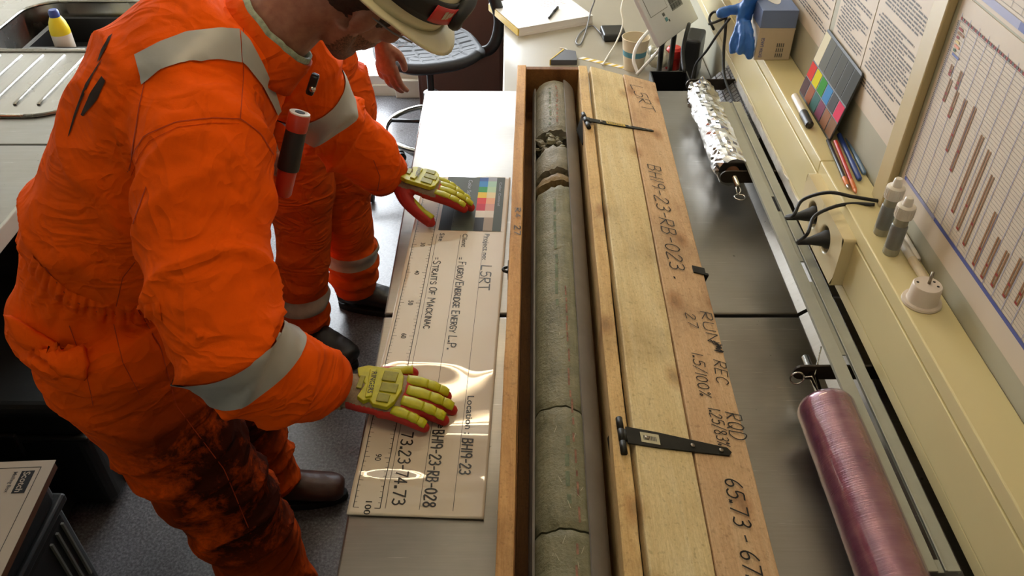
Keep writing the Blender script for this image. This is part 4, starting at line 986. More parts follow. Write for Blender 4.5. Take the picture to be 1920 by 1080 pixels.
# ================================================================== DESK BEHIND THE TABLE
DZ = .75; dxl = -.03
dk = thing('office_desk', 'beige laminate desk behind the steel table', 'desk', (.33, 3.2, 0))
MB().box(dxl, XW - .005, 2.33, YB - .2, DZ - .03, DZ).build('desktop', 'desk_laminate', dk, bev=.003)
MB().box(dxl - .0015, dxl, 2.33, YB - .2, DZ - .028, DZ - .002).build('edge_band', 'desk_edge', dk)
for y in (2.36, 3.8): MB().box(dxl + .03, XW - .05, y, y + .03, 0, DZ - .03).build('side_panel', 'desk_edge', dk)
cb = thing('cabinet', 'low reddish brown cabinet behind the office chair', 'cabinet', (-.24, 3.85, 0))
MB().box(-.44, -.04, 3.62, YB - .03, .06, .74).build('carcass', 'brown_panel', cb, bev=.004)
MB().box(-.43, -.05, 3.64, YB - .05, 0, .06).build('plinth', 'black_matt', cb)
MB().box(-.425, -.055, 3.612, 3.62, .08, .725).build('door', 'brown_panel', cb, bev=.002)
# notepad pile with a pen
q = [on_z(x, y, DZ + .034) for x, y in ((926, 14), (972, 53), (1112, 29))]
ax = (q[2] - q[1]); ay = (q[0] - q[1]); pl = ax.length; pd = .29
MN = frame(Vector((q[1].x, q[1].y, DZ)), ax, Vector((0, 0, 1)).cross(ax.normalized()))
e = thing('paper_pad', 'thick pad of white paper on the desk', 'paper', Vector((q[1].x, q[1].y, DZ)))
MB(MN).box(0, pl, 0, pd, .0005, .012).build('lower_pages', 'white_paper', e)
MB(MN).box(.001, pl - .001, .001, pd - .001, .012, .0325).build('upper_pages', 'white_paper', e, bev=.001)
tp = MB(MN).box(-.001, pl, .0, pd, .0325, .034).build('top_sheet', 'white_paper', e)
b = MB(MN)
for k in range(6):
    for j in range(5): b.rect(pl * .55 + j * .022, pl * .55 + j * .022 + .017, pd - .05 - k * .016, pd - .048 - k * .016, .0343)
b.build('faint_notes', 'ink_red', tp)
MB(MN).box(-.003, .003, .0, pd, .004, .030).build('yellow_spine', 'sticker_yellow', e)
def opn(name, label, a, b_, r, m, cat='pen'):
    e = thing(name, label, cat, (Vector(a) + Vector(b_)) / 2); M = along(a, b_); L = (Vector(b_) - Vector(a)).length
    MB(M).lathe([(r * .6, 0), (r, .004), (r, L * .5)], 14).build('barrel', m, e, True); MB(M).lathe([(r * 1.08, L * .5), (r * 1.08, L - .003), (r * .7, L)], 14).build('cap', m, e, True)
opn('ballpoint_pen', 'black pen lying on the white paper pad', on_z(1029, 34, DZ + .039), on_z(1046, 13, DZ + .039), .005, 'black_plastic')
# charger brick with leads
c = on_z(1150, 60, DZ + .02)
e = thing('charger_brick', 'black square charger brick on the desk', 'charger', (c.x, c.y, DZ))
M = T(c.x, c.y, DZ) @ Rz(4); MB(M).box(-.044, .044, -.05, .05, .0005, .03).build('brick', 'black_plastic', e, bev=.008, seg=3)
P = lambda x, y, z=DZ + .006: on_z(x, y, z)
MB().tube(cat_rom([M @ Vector((-.044, .0, .012)), P(1110, 48), P(1090, 60), P(1080, 78), P(1088, 83), P(1098, 60), P(1108, 20, DZ + .05), P(1115, 0, DZ + .12), P(1118, -30, DZ + .2)], 6), .003, 8).build('lead', 'grey_plastic', e, True)
def cable(label, pts, r, m, mat_=None, n=6):
    return tag(MB().tube(cat_rom(pts, n), r, 8).build('cable', m, None, True), label, 'cable')
cable('thin white cable rising past the charger brick', [P(1130, 122), P(1140, 105), P(1155, 80, DZ + .03), P(1168, 45, DZ + .07), P(1165, 15, DZ + .11), P(1175, -20, DZ + .15)], .0032, 'cable_white')
cable('short white cable end behind the core box', [P(1050, 90), P(1062, 93), P(1072, 105), P(1080, 117)], .003, 'cable_white')
# grey wedge block with yellow edge, hazard tape
a = on_z(1032, 118, DZ); w_ = on_z(1081, 118, DZ).x - a.x
b = MB(T(a.x, a.y, DZ)); b.prism([(0, -.02), (w_, -.02), (w_, .06), (w_ * .6, .075)], .0005, .02); e = thing('desk_wedge', 'small grey wedge with yellow edge behind the core box', 'block', (a.x + w_ / 2, a.y, DZ))
b.build('wedge', 'key_grey', e, bev=.001)
b = MB(T(a.x, a.y, DZ)); b.prism([(-.004, -.022), (.0, -.02), (w_ * .55, .07), (w_ * .52, .076)], .0008, .0215); b.build('yellow_edge', 'sticker_yellow', e)
e = thing('hazard_tape', 'yellow and white striped tape on the desk behind the lid', 'tape', P(1130, 120, DZ))
t0, t1 = on_z(1083, 110, DZ), on_z(1180, 132, DZ); d = (t1 - t0); L = d.length; MT = frame(Vector((t0.x, t0.y, DZ + .0004)), d, Vector((0, 0, 1)).cross(d.normalized()))
for k in range(14): b = MB(MT); s0 = L * k / 14; b.prism([(s0, 0), (s0 + L / 14, 0), (s0 + L / 14 + .012, .022), (s0 + .012, .022)], 0, .0008); b.build('stripe', 'sticker_yellow' if k % 2 else 'white_paper', e)
# paper cup
c = on_z(1187, 128, DZ); e = thing('paper_cup', 'paper cup with blue band on the desk', 'cup', (c.x, c.y, DZ)); M = T(c.x, c.y, DZ)
prof = lambda a, b_, m, nm: MB(M).lathe([(.034 + .014 * a / .115, a), (.034 + .014 * b_ / .115, b_), (.032 + .014 * b_ / .115, b_), (.032 + .014 * a / .115, a)], 32).build(nm, m, e, 'auto')
def cup_ring(a, b_, m, nm):
    bb = MB(M); n = 32; vs = []; fs = []
    for r, z in ((.034 + .014 * a / .115, a), (.034 + .014 * b_ / .115, b_), (.0325 + .014 * b_ / .115, b_), (.0325 + .014 * a / .115, a)):
        vs += [(r * math.cos(2 * math.pi * k / n), r * math.sin(2 * math.pi * k / n), z) for k in range(n)]
    for j in range(4):
        for k in range(n): fs.append((j * n + k, j * n + (k + 1) % n, ((j + 1) % 4) * n + (k + 1) % n, ((j + 1) % 4) * n + k))
    bb.add(vs, fs).build(nm, m, e, 'auto')
cup_ring(.0005, .052, 'cup_paper', 'lower_wall'); cup_ring(.052, .072, 'cup_blue', 'blue_band'); cup_ring(.072, .115, 'cup_paper', 'upper_wall')
MB(M).lathe([(.033, .001), (.033, .003)], 24).build('base', 'cup_paper', e)
MB(M).tube([(.0478 * math.cos(k * math.pi / 16), .0478 * math.sin(k * math.pi / 16), .115) for k in range(33)], .0016, 8).build('rim', 'cup_paper', e, True)
# laptop on a stand, steeply tilted
P0 = on_z(1238, 87, 1.0); fe = Vector((.57, .82, 0)).normalized(); tau = R(54)
ud = Vector((-.82 * math.cos(tau), .57 * math.cos(tau), math.sin(tau)))
ML = frame(P0, fe, ud)
LW, LD = .27, .215
e = thing('laptop', 'silver laptop tilted on a stand, keyboard showing', 'laptop', P0)
b = MB(ML); b.box(0, LW, 0, LD, -.015, 0); base = b.build('base', 'silver_laptop', e, bev=.003)
MB(ML).box(.02, .13, .085, .16, .0001, .0008).build('touchpad', 'grey_plastic', base); MB(ML).box(.022, .128, .087, .158, .0008, .0011).build('touchpad_face', 'silver_laptop', base)
for k in range(7):
    for j in range(4): MB(ML).box(.150 + j * .0165, .150 + j * .0165 + .0145, .07 + k * .018, .07 + k * .018 + .0155, .0003, .002).build('key', 'key_grey', base)
MB(ML).box(.146, .220, .066, .20, .0, .0006).build('key_well', 'grey_plastic', base)
MB(ML).box(.088, .103, .05, .062, .0002, .0008).build('sticker', 'cup_blue', base); MB(ML).box(.085, .098, .068, .078, .0002, .0008).build('sticker', 'key_grey', base); MB(ML).box(.106, .110, .045, .053, .0002, .0008).build('sticker', 'black_matt', base)
b = MB(ML @ T(0, LD, 0) @ Rx(70)); b.box(0, LW, .004, .2, -.006, 0); sc = b.build('screen_lid', 'silver_laptop', e, bev=.002); MB(ML @ T(0, LD, 0) @ Rx(70)).box(.01, LW - .01, .015, .19, 0, .0006).build('screen', 'black_plastic', sc)
ctr = ML @ Vector((LW * .5, .05, -.02)); e = thing('laptop_stand', 'black metal stand under the tilted laptop', 'stand', (ctr.x, ctr.y + .02, DZ))
b = MB()
for fx in (.3, .62):
    t_ = ML @ Vector((LW * fx, .03, -.018)); u_ = ML @ Vector((LW * fx, LD * .8, -.018)); g_ = Vector((t_.x + .03, t_.y + .15, DZ + .009))
    b = MB().tube([t_ + (ML.to_3x3() @ Vector((0, -.02, .015))), t_ + (ML.to_3x3() @ Vector((0, -.02, -.004))), t_, u_], .007, 10); b.build('cradle_bar', 'black_plastic', e, True)
    MB().tube([t_, g_, g_ + Vector((.1 if fx < .5 else .02, .1, 0))], .009, 10).build('leg', 'black_plastic', e, True)
cable('thick white cable looping under the laptop corner', [P(1196, 138, DZ + .1), P(1188, 110, DZ + .135), P(1198, 80, DZ + .17), P(1228, 45, DZ + .2), P(1236, 30, DZ + .24)], .0055, 'cable_white')
cable('thick white cable running from the laptop front to the desk', [P(1194, 140, DZ + .1), P(1212, 120, DZ + .13), P(1232, 98, DZ + .14), P(1248, 76, DZ + .22)], .005, 'cable_white')
# dark clutter
c = on_z(1262, 112, DZ + .03); e = thing('red_lid_jar', 'small red capped jar under the laptop', 'jar', (c.x, c.y, DZ)); M = T(c.x, c.y, DZ)
MB(M).lathe([(.026, .0005), (.027, .004), (.027, .04)], 24).build('jar', 'red_plastic', e, 'auto'); MB(M).lathe([(.029, .042), (.031, .046), (.03, .07), (.02, .078)], 24).build('lid', 'red_plastic', e, 'auto')
bb = Vector((.505, 2.44, DZ)); e = thing('desk_bin', 'black open desk bin behind the foil roll', 'bin', bb)
b = MB(T(*bb)); b.prism([(-.055, -.07), (.055, -.07), (.055, .07), (-.055, .07)], .0005, .004); b.build('bottom', 'black_plastic', e)
for a in ((-.06, -.056, -.075, .075), (.056, .06, -.075, .075), (-.056, .056, -.075, -.071), (-.056, .056, .071, .075)): MB(T(*bb)).box(*a, .0006, .11).build('side', 'black_plastic', e)
def blob(name, label, cat, c, r, m, vox, wr, n=1, seed=1):
    b = MB(); rr_ = random.Random(seed)
    for k in range(n): b.ball(Vector(c) + Vector((rr_.uniform(-1, 1) * r[0], rr_.uniform(-1, 1) * r[1], 0)) * .6, (r[0] * rr_.uniform(.5, 1), r[1] * rr_.uniform(.5, 1), r[2] * rr_.uniform(.6, 1)), 12)
    return tag(body_from(b, name, m, None, vox, 1, wr), label, cat)
c = on_z(1232, 108, DZ + .04); blob('plastic_bag', 'crumpled clear plastic bag beside the paper cup', 'bag', (c.x + .02, c.y, DZ + .043), (.05, .06, .04), 'bottle_clear', .005, lambda p, n: .012 * noise.fractal(p * 22, .8, 2, 3) if p.z > DZ + .01 else 0, 3, 4)
c = on_z(1305, 90, DZ + .1); e = thing('docking_station', 'black docking station among cables by the trunking', 'dock', (c.x, c.y, DZ)); M = T(c.x - .01, c.y, DZ) @ Rz(-20)
MB(M).box(-.03, .03, -.06, .06, .0005, .15).build('housing', 'black_plastic', e, bev=.01, seg=3); MB(M).box(-.0305, -.03, -.03, .03, .03, .1).build('front_face', 'key_grey', e)
XF_ = .60
kp = lambda px, py, x=.6: on_x(px, py, x)
cable('thin black cable hanging down beside the glove carton', [kp(1362, 20), kp(1360, 60), kp(1357, 100), kp(1360, 150), Vector((.60, 1.97, .985))], .0042, 'black_rubber')
cable('black cable curving from the dock to the grey keyboard', [kp(1368, 35, .58), kp(1345, 65, .57), kp(1325, 95, .56), kp(1305, 120, .55), kp(1297, 150, .54)], .0035, 'black_rubber')
cable('short black looped cable behind the laptop', [kp(1330, 45, .6), kp(1345, 40, .59), kp(1362, 30, .6), kp(1340, 22, .61), kp(1330, 35, .6), kp(1338, 55, .6)], .004, 'black_rubber')
cable('black cable pair rising behind the bin', [kp(1283, 135, .52), kp(1280, 100, .52), kp(1285, 70, .53), kp(1292, 45, .55)], .006, 'black_rubber')
# grey keyboard propped on the table upstand
MK = frame((.566, 1.86, TZ + .018), (0, 1, 0), (-.62, 0, -.78), None)
MK = frame((.640, 1.86, .992), (0, 1, 0), (-.68, 0, -.73), None) if False else frame((.570, 1.86, TZ + .022), (0, 1, 0), (.62, 0, .62), None)
e = thing('computer_keyboard', 'grey keyboard propped behind the foil roll', 'keyboard', (.6, 2.1, TZ))
MKB = MK; b = MB(MKB); b.box(0, .42, 0, .10, -.012, .0) if (MKB.to_3x3() @ Vector((0, 0, 1))).x < 0 else b.box(0, .42, 0, .10, 0, .012)
b.build('case', 'key_grey', e, bev=.002)
sgn = 1 if (MKB.to_3x3() @ Vector((0, 0, 1))).x < 0 else -1
b = MB(MKB)
for r_ in range(5):
    for k in range(22): b.box(.006 + k * .0187, .006 + k * .0187 + .0155, .006 + r_ * .0188, .006 + r_ * .0188 + .0155, *( (0, .005) if sgn > 0 else (-.005, 0)))
o = b.build('keys', 'grey_plastic', e); o['kind'] = 'stuff'

# ================================================================== OFFICE CHAIR
cp = Vector((-.335, 3.17, 0)); ch = thing('office_chair', 'black moulded swivel chair with a foot ring', 'chair', cp)
SZ = .655; b = MB(T(cp.x, cp.y, SZ) @ Rz(18)); nx, ny_ = 84, 84; sw, sd = .215, .205
def seat_in(u, v): r = (abs(u) ** 3.2 + abs(v) ** 3.2) ** (1 / 3.2); return r
vs = []; fs = []
for side in (0, 1):
    for j in range(ny_ + 1):
        for i in range(nx + 1):
            u, v = -1 + 2 * i / nx, -1 + 2 * j / ny_
            r = max(abs(u), abs(v)); s_ = seat_in(u, v); k = r / s_ if s_ > 1e-6 else 1
            x, y = u * k * sw, v * k * sd; e_ = max(0, r - .86) / .14
            z = .03 * (v * v) * (1 if v < 0 else .3) + .018 * u * u - (.022 * e_ * e_ if side == 0 else 0)
            if side == 0:
                gu, gv = (u * 3.5) % 1, (v * 4.5) % 1
                if r < .88 and (gu < .10 or gv < .14): z -= .004
            else: z += -.05 + .012 * e_
            vs.append((x, y, z))
m_ = (nx + 1) * (ny_ + 1)
for side in (0, 1):
    for j in range(ny_):
        for i in range(nx): a = side * m_ + j * (nx + 1) + i; f = (a, a + 1, a + nx + 2, a + nx + 1); fs.append(f if side == 0 else f[::-1])
rim = [i for i in range(nx + 1)] + [j * (nx + 1) + nx for j in range(1, ny_ + 1)] + [ny_ * (nx + 1) + i for i in range(nx - 1, -1, -1)] + [j * (nx + 1) for j in range(ny_ - 1, 0, -1)]
fs += [(rim[i], m_ + rim[i], m_ + rim[(i + 1) % len(rim)], rim[(i + 1) % len(rim)]) for i in range(len(rim))]
b.add(vs, fs).build('seat', 'chair_pu', ch, True)
MB(T(*cp)).lathe([(.032, .30), (.032, .47), (.026, .475), (.014, .48), (.014, .60), (.05, .605), (.05, .615)], 20).build('column', 'black_plastic', ch, 'auto')
MB(T(*cp)).lathe([(.035, .10), (.04, .13), (.032, .16), (.032, .30)], 20).build('base_hub', 'black_plastic', ch, 'auto')
ring = MB().tube([(cp.x + .205 * math.cos(k * math.pi / 24), cp.y + .205 * math.sin(k * math.pi / 24), .305) for k in range(49)], .0115, 12).build('foot_ring', 'chrome', ch, True)
for k in range(3): a = R(40 + k * 120); MB().tube([cp + Vector((.03 * math.cos(a), .03 * math.sin(a), .33)), cp + Vector((.2 * math.cos(a), .2 * math.sin(a), .305))], .009, 8).build('ring_spoke', 'black_plastic', ch, True)
for k in range(5):
    a = R(56 + k * 72); d = Vector((math.cos(a), math.sin(a), 0)); lg = MB().tube([cp + d * .03 + Vector((0, 0, .13)), cp + d * .18 + Vector((0, 0, .105)), cp + d * .31 + Vector((0, 0, .085))], [.024, .019, .014], 10).build('base_leg', 'black_plastic', ch, True)
    b = MB(T(*(cp + d * .31)) @ Rz(math.degrees(a) + 70))
    for s in (-.014, .014): b.lathe([(.02, -.009), (.025, -.006), (.025, .006), (.02, .009)], 16, T(0, s, .026) @ Rx(90))
    b.build('castor', 'black_plastic', lg, 'auto')
q = [Vector((cp.x + .02, cp.y + .05, SZ - .07)), Vector((cp.x + .18, cp.y + .10, SZ - .06)), Vector((cp.x + .255, cp.y + .10, SZ - .03)), Vector((cp.x + .285, cp.y + .11, SZ + .08)), Vector((cp.x + .25, cp.y + .12, SZ + .22)), Vector((cp.x + .27, cp.y + .13, SZ + .34))]
MB().tube(cat_rom(q, 8), .024, 14, .75).build('back_bracket', 'black_plastic', ch, True)
b = MB(T(cp.x + .27, cp.y + .13, SZ + .38) @ Rz(25)); b.box(-.022, .022, -.19, .19, -.12, .16); b.build('backrest', 'chair_pu', ch, True, bev=.03, seg=4)

# ================================================================== SINK BENCH ON THE LEFT
BX = -1.19; BZ = .90
e = thing('steel_bench', 'grey steel bench top along the left wall', 'bench', (-1.65, 1.2, 0))
MB().box(XL + .005, BX, .3, 1.962, BZ - .03, BZ).build('bench_top', 'bench_steel', e, bev=.003)
MB().box(BX - .004, BX + .006, .3, 1.962, BZ - .045, BZ + .001).build('front_edge', 'rail_paint', e, bev=.003)
MB().box(XL + .02, BX - .05, .34, 1.92, .05, .09).build('shelf', 'case_black', e)
MB().box(XL + .02, XL + .05, .34, 1.92, .09, BZ - .03).build('back_panel', 'case_black', e)
for x in (BX - .07, XL + .08):
    for y in (.36, 1.88): MB().box(x - .02, x + .02, y - .02, y + .02, 0, BZ - .03).build('leg', 'blue_plastic', e)
sk_ = thing('sink_unit', 'stainless sink unit with ribbed drainer by the window', 'sink', (-1.65, 2.7, 0))
bx0, bx1, by0, by1, bd = -1.76, -1.27, 2.58, 3.02, .13
YE = 3.6
def rrect(x0, x1, y0, y1, r, n=8):
    o = []
    for cx_, cy_, a0_ in ((x1 - r, y0 + r, -90), (x1 - r, y1 - r, 0), (x0 + r, y1 - r, 90), (x0 + r, y0 + r, 180)):
        o += [(cx_ + r * math.cos(R(a0_ + 90 * k / n)), cy_ + r * math.sin(R(a0_ + 90 * k / n))) for k in range(n + 1)]
    return o
def hole_plate(b, x0, x1, y0, y1, loop, z):
    n = len(loop); cx_ = sum(p[0] for p in loop) / n; cy_ = sum(p[1] for p in loop) / n; out = []
    for x, y in loop:
        dx, dy = x - cx_, y - cy_; t = min(((x1 - cx_) if dx > 0 else (x0 - cx_)) / dx if abs(dx) > 1e-6 else 9, ((y1 - cy_) if dy > 0 else (y0 - cy_)) / dy if abs(dy) > 1e-6 else 9); out.append((cx_ + dx * t, cy_ + dy * t, z))
    b.add(out + [(x, y, z) for x, y in loop], [(k, (k + 1) % n, n + (k + 1) % n, n + k) for k in range(n)])
    for c_ in ((x0, y0), (x1, y0), (x1, y1), (x0, y1)):               # corner fill
        j = min(range(n), key=lambda k: (out[k][0] - c_[0]) ** 2 + (out[k][1] - c_[1]) ** 2); 
        for k in (j - 1, j):
            p_, q_ = out[k % n], out[(k + 1) % n]
            if abs(p_[0] - q_[0]) > 1e-6 and abs(p_[1] - q_[1]) > 1e-6: b.add([p_, q_, (c_[0], c_[1], z)], [(0, 1, 2)])
b = MB(); lp = rrect(bx0, bx1, by0, by1, .12); hole_plate(b, XL + .005, BX, 2.56, YE, lp, BZ)
n = len(lp); l2 = rrect(bx0 + .02, bx1 - .02, by0 + .02, by1 - .02, .11)
b.add([(x, y, BZ) for x, y in lp] + [(x, y, BZ - bd + .03) for x, y in rrect(bx0 + .008, bx1 - .008, by0 + .008, by1 - .008, .115)] + [(x, y, BZ - bd) for x, y in rrect(bx0 + .035, bx1 - .035, by0 + .035, by1 - .035, .1)],
      [(k, (k + 1) % n, n + (k + 1) % n, n + k) for k in range(n)] + [(n + k, n + (k + 1) % n, 2 * n + (k + 1) % n, 2 * n + k) for k in range(n)] + [tuple(range(2 * n, 3 * n))])
b.build('bowl_and_deck', 'sink_steel', sk_, 'auto', fix=False)
b = MB().tube([(x, y, BZ + .002) for x, y in lp + lp[:1]], .006, 8); b.build('bowl_rim', 'sink_steel', sk_, True)
MB().box(XL + .005, BX, 1.968, YE, BZ - .04, BZ - .002 - 0).build('deck_edge', 'bench_steel', sk_) if False else MB().box(BX - .004, BX + .006, 1.968, YE, BZ - .045, BZ + .001).build('front_edge', 'rail_paint', sk_, bev=.003)
MB().box(XL + .005, BX, 1.968, 2.56, BZ - .03, BZ).build('deck', 'bench_steel', sk_, bev=.003)
b = MB(); b.prism(rrect(-1.95, -1.24, 2.115, 2.57, .14), BZ + .0004, BZ + .004); b.build('drainer', 'sink_steel', sk_, bev=.003)
b = MB().tube([(x, y, BZ + .005) for x, y in (lambda l: l + l[:1])(rrect(-1.945, -1.245, 2.12, 2.565, .135))], .005, 8); b.build('drainer_rim', 'sink_steel', sk_, True)
for k in range(8):
    x = -1.30 - k * .069; MB().tube(cat_rom([(x, 2.53, BZ + .004), (x, 2.5, BZ + .006), (x, 2.22, BZ + .006), (x, 2.19, BZ + .004)], 3), .0055, 8).build('drainer_rib', 'sink_steel', sk_, True)
MB().box(XL + .02, BX - .04, 2.0, YE - .03, .08, BZ - .04).build('cupboard', 'case_black', sk_) if False else None
for s_, (y0, y1) in enumerate(((2.0, 2.5), (3.08, 3.58))): MB().box(BX - .5, BX - .03, y0, y1, .08, BZ - .05).build('cupboard_side', 'case_black', sk_)
MB().tube(cat_rom([(-1.64, 3.09, BZ), (-1.64, 3.09, BZ + .16), (-1.63, 3.07, BZ + .25), (-1.61, 3.0, BZ + .28), (-1.60, 2.93, BZ + .24)], 6), .011, 12).build('tap', 'chrome', sk_, True)
# black tray with bottle and tissues in the bowl
tz = BZ - bd + .001; tb0, tb1, tc0, tc1 = -1.652, -1.34, 2.70, 2.965
e = thing('black_tray', 'black plastic tray standing in the sink', 'tray', ((tb0 + tb1) / 2, (tc0 + tc1) / 2, tz))
MB().box(tb0 + .01, tb1 - .01, tc0 + .01, tc1 - .01, tz, tz + .004).build('bottom', 'black_plastic', e)
for a in ((tb0, tb0 + .006, tc0, tc1), (tb1 - .006, tb1, tc0, tc1), (tb0 + .006, tb1 - .006, tc0, tc0 + .006), (tb0 + .006, tb1 - .006, tc1 - .006, tc1)): MB().box(*a, tz, tz + .09).build('side', 'black_plastic', e)
for a in ((tb0 - .012, tb0, tc0 - .012, tc1 + .012), (tb1, tb1 + .012, tc0 - .012, tc1 + .012), (tb0, tb1, tc0 - .012, tc0), (tb0, tb1, tc1, tc1 + .012)): MB().box(*a, tz + .084, tz + .0905).build('rim', 'black_plastic', e)
c = Vector((-1.555, 2.765, tz + .0045)); e = thing('spray_bottle', 'white bottle with yellow shoulder and blue top in the tray', 'bottle', c); M = T(*c)
MB(M).lathe([(.030, 0), (.033, .004), (.033, .11)], 28).build('body', 'white_plastic', e, 'auto'); MB(M).lathe([(.033, .11), (.0325, .125), (.027, .15), (.018, .168)], 28).build('shoulder', 'yellow_plastic', e, 'auto')
MB(M).lathe([(.017, .168), (.017, .185), (.013, .192)], 20).build('cap', 'blue_plastic', e, 'auto')
blob('crumpled_tissue', 'crumpled white tissue in the black tray', 'tissue', (-1.43, 2.79, tz + .05), (.05, .05, .04), 'white_paper', .005, lambda p, n: .016 * noise.fractal(p * 18, .8, 2, 3), 4, 8)

# ================================================================== CASES AND CARTON AT LOWER LEFT
def case(label, x0, x1, y0, y1, z1, ribs=4):
    e = thing('equipment_case', label, 'case', ((x0 + x1) / 2, (y0 + y1) / 2, 0))
    MB().box(x0, x1, y0, y1, .012, z1 * .72).build('shell', 'case_black', e, bev=.03, seg=4)
    MB().box(x0, x1, y0, y1, z1 * .73, z1).build('lid', 'case_black', e, bev=.03, seg=4)
    MB().box(x0 - .008, x1 + .008, y0 - .008, y1 + .008, z1 * .70, z1 * .75).build('rim', 'case_black', e, bev=.008, seg=3)
    for k in range(ribs): y = y0 + (y1 - y0) * (.14 + .24 * k); MB().box(x1 - .004, x1 + .009, y - .014, y + .014, .03, z1 * .69).build('rib', 'case_black', e, bev=.004)
    for k in (.25, .7): x = x0 + (x1 - x0) * k; MB().box(x - .03, x + .03, y0 - .02, y0 - .004, z1 * .6, z1 * .8).build('latch', 'case_black', e, bev=.005)
    for x in (x0 + .06, x1 - .06):
        for y in (y0 + .06, y1 - .06): MB().box(x - .025, x + .025, y - .025, y + .025, 0, .014).build('foot', 'black_rubber', e)
    return e
case('large ribbed black equipment case under the bench', -1.80, -1.13, 1.45, 2.05, .42)
e = case('black equipment case with pale stripes under the mailing carton', -1.70, -1.065, .45, 1.205, .525, 0)
for y in (1.105, 1.135, 1.163): MB().box(-1.066, -1.058, y - .003, y + .003, .13, .34).build('pale_stripe', 'case_rib', e)
cz0, cz1 = .526, .55; q = on_z(105, 862, cz1); cx1_ = q.x; cyf = q.y
e = thing('mailing_carton', 'flat white mailing carton with brown sides', 'carton', (cx1_ - .2, cyf - .2, cz0))
MCT = T(cx1_, cyf, 0) @ Rz(3)
MB(MCT).box(-.42, -.003, -.45, -.003, cz0, cz1 - .0015).build('carton_body', 'carton_brown', e, bev=.001)
top = MB(MCT).box(-.42, 0, -.45, 0, cz1 - .0015, cz1).build('printed_top', 'carton_white', e)
MTT = MCT @ T(0, 0, cz1)
b = MB(MTT)
b.rect(-.0255, -.024, -.45, -.018, .0004); b.rect(-.42, -.024, -.0195, -.018, .0004)
l0, l1 = on_m(58, 866, MTT), on_m(29, 916, MTT)
b.rect(-.062, -.034, -.088, -.028, .0004); b.build('printed_frame', 'print_ink', top)
b = MB(MTT); printed(b, 'Scotch', (-.056, -.031), (-.056, -.085), .015, .0007); b.build('lettering', 'carton_white', top)
b = MB(MTT); printed(b, 'Mailing Box', (-.078, -.030), (-.078, -.085), .009, .0005); b.build('lettering', 'ink_text', top)

# ================================================================== PEOPLE
def ridge(p, s, seed=0): return 1 - 2 * abs(noise.noise(p * s + Vector((seed, seed * 1.7, -seed))))
def boot(parent, ank, head, m, lace=None):
    M = T(ank[0], ank[1], 0) @ Rz(head); b = MB(M)
    b.tube([(0, 0, .05), (0, 0, .12), (.0, 0, .22)], [(.05, .045), (.048, .042), (.056, .05)], 16, ref=(1, 0, 0))
    b.tube(cat_rom([(-.06, 0, .06), (0, 0, .075), (.07, 0, .07), (.13, 0, .058), (.185, 0, .05), (.215, 0, .045)], 3), [(.036, .034), (.04, .036), (.046, .038), (.052, .041), (.05, .042), (.047, .043), (.043, .044), (.04, .046), (.037, .047), (.034, .048), (.033, .048), (.033, .047), (.032, .045), (.03, .042), (.027, .037), (.02, .028)], 16, ref=(0, 0, 1))
    o = body_from(b, 'boot', m, parent, .006, 3, lambda p, n: .0015 * ridge(p, 30))
    b = MB(M); out = []
    for t in range(24):
        a = 2 * math.pi * t / 24; c, s = math.cos(a), math.sin(a); out.append((.075 + .148 * c, (.047 - .006 * (1 - c)) * s))
    b.prism(out, .0, .026); b.build('sole', 'sole_black', o, bev=.004)
    if lace:
        for k in range(5): x = .045 + k * .018; MB(M).tube(cat_rom([(x, -.028, .096 - k * .006), (x + .006, 0, .109 - k * .0065), (x, .028, .096 - k * .006)], 4), .0028, 6).build('lace', lace, o, True)
def bvh(o):
    me = o.data; return BVHTree.FromPolygons([v.co.copy() for v in me.vertices], [tuple(p.vertices) for p in me.polygons])
def on_body(tree, px, py, off):
    d = ray(px, py).normalized(); h, n, i, dist = tree.ray_cast(EYE, d)
    return (h + n * off) if h is not None else None
def resample(pl, n):
    P_ = [Vector((x, y)) for x, y in pl]; L = [0]
    for a, b_ in zip(P_, P_[1:]): L.append(L[-1] + (b_ - a).length)
    out = []
    for k in range(n + 1):
        t = L[-1] * k / n; i = 0
        while i < len(L) - 2 and L[i + 1] < t: i += 1
        out.append(P_[i].lerp(P_[i + 1], (t - L[i]) / max(1e-9, L[i + 1] - L[i])))
    return out
def patch_on(tree, name, A, B, m, parent, n=24, w=6, off=.0025, smooth=True, thick=.0):
    """cloth patch laid on the garment between two outlines"""
    A, B = resample(A, n), resample(B, n); grid = []
    for a, b_ in zip(A, B):
        grid.append([on_body(tree, *(a.lerp(b_, k / w)), off) for k in range(w + 1)])
    b = MB(); idx = {}
    for i, row in enumerate(grid):
        for k, p in enumerate(row):
            if p is not None: idx[i, k] = len(b.v); b.v.append(p)
    for i in range(n):
        for k in range(w):
            q = [(i, k), (i + 1, k), (i + 1, k + 1), (i, k + 1)]
            if all(c in idx for c in q):
                ps = [b.v[idx[c]] for c in q]
                if max((ps[0] - ps[2]).length, (ps[1] - ps[3]).length) < .12: b.f.append(tuple(idx[c] for c in q)); b.mi.append(0)
    if not b.f: return None
    o = b.build(name, m, parent, smooth); bm = bmesh.new(); bm.from_mesh(o.data); seen = set(); best = []
    for v in bm.verts:                                    # keep the one connected piece
        if v in seen: continue
        st = [v]; isl = []; seen.add(v)
        while st:
            u = st.pop(); isl.append(u)
            for ed in u.link_edges:
                w_ = ed.other_vert(u)
                if w_ not in seen: seen.add(w_); st.append(w_)
        if len(isl) > len(best): best = isl
    keep = set(best); bmesh.ops.delete(bm, geom=[v for v in bm.verts if v not in keep], context='VERTS'); bm.to_mesh(o.data); bm.free(); return o
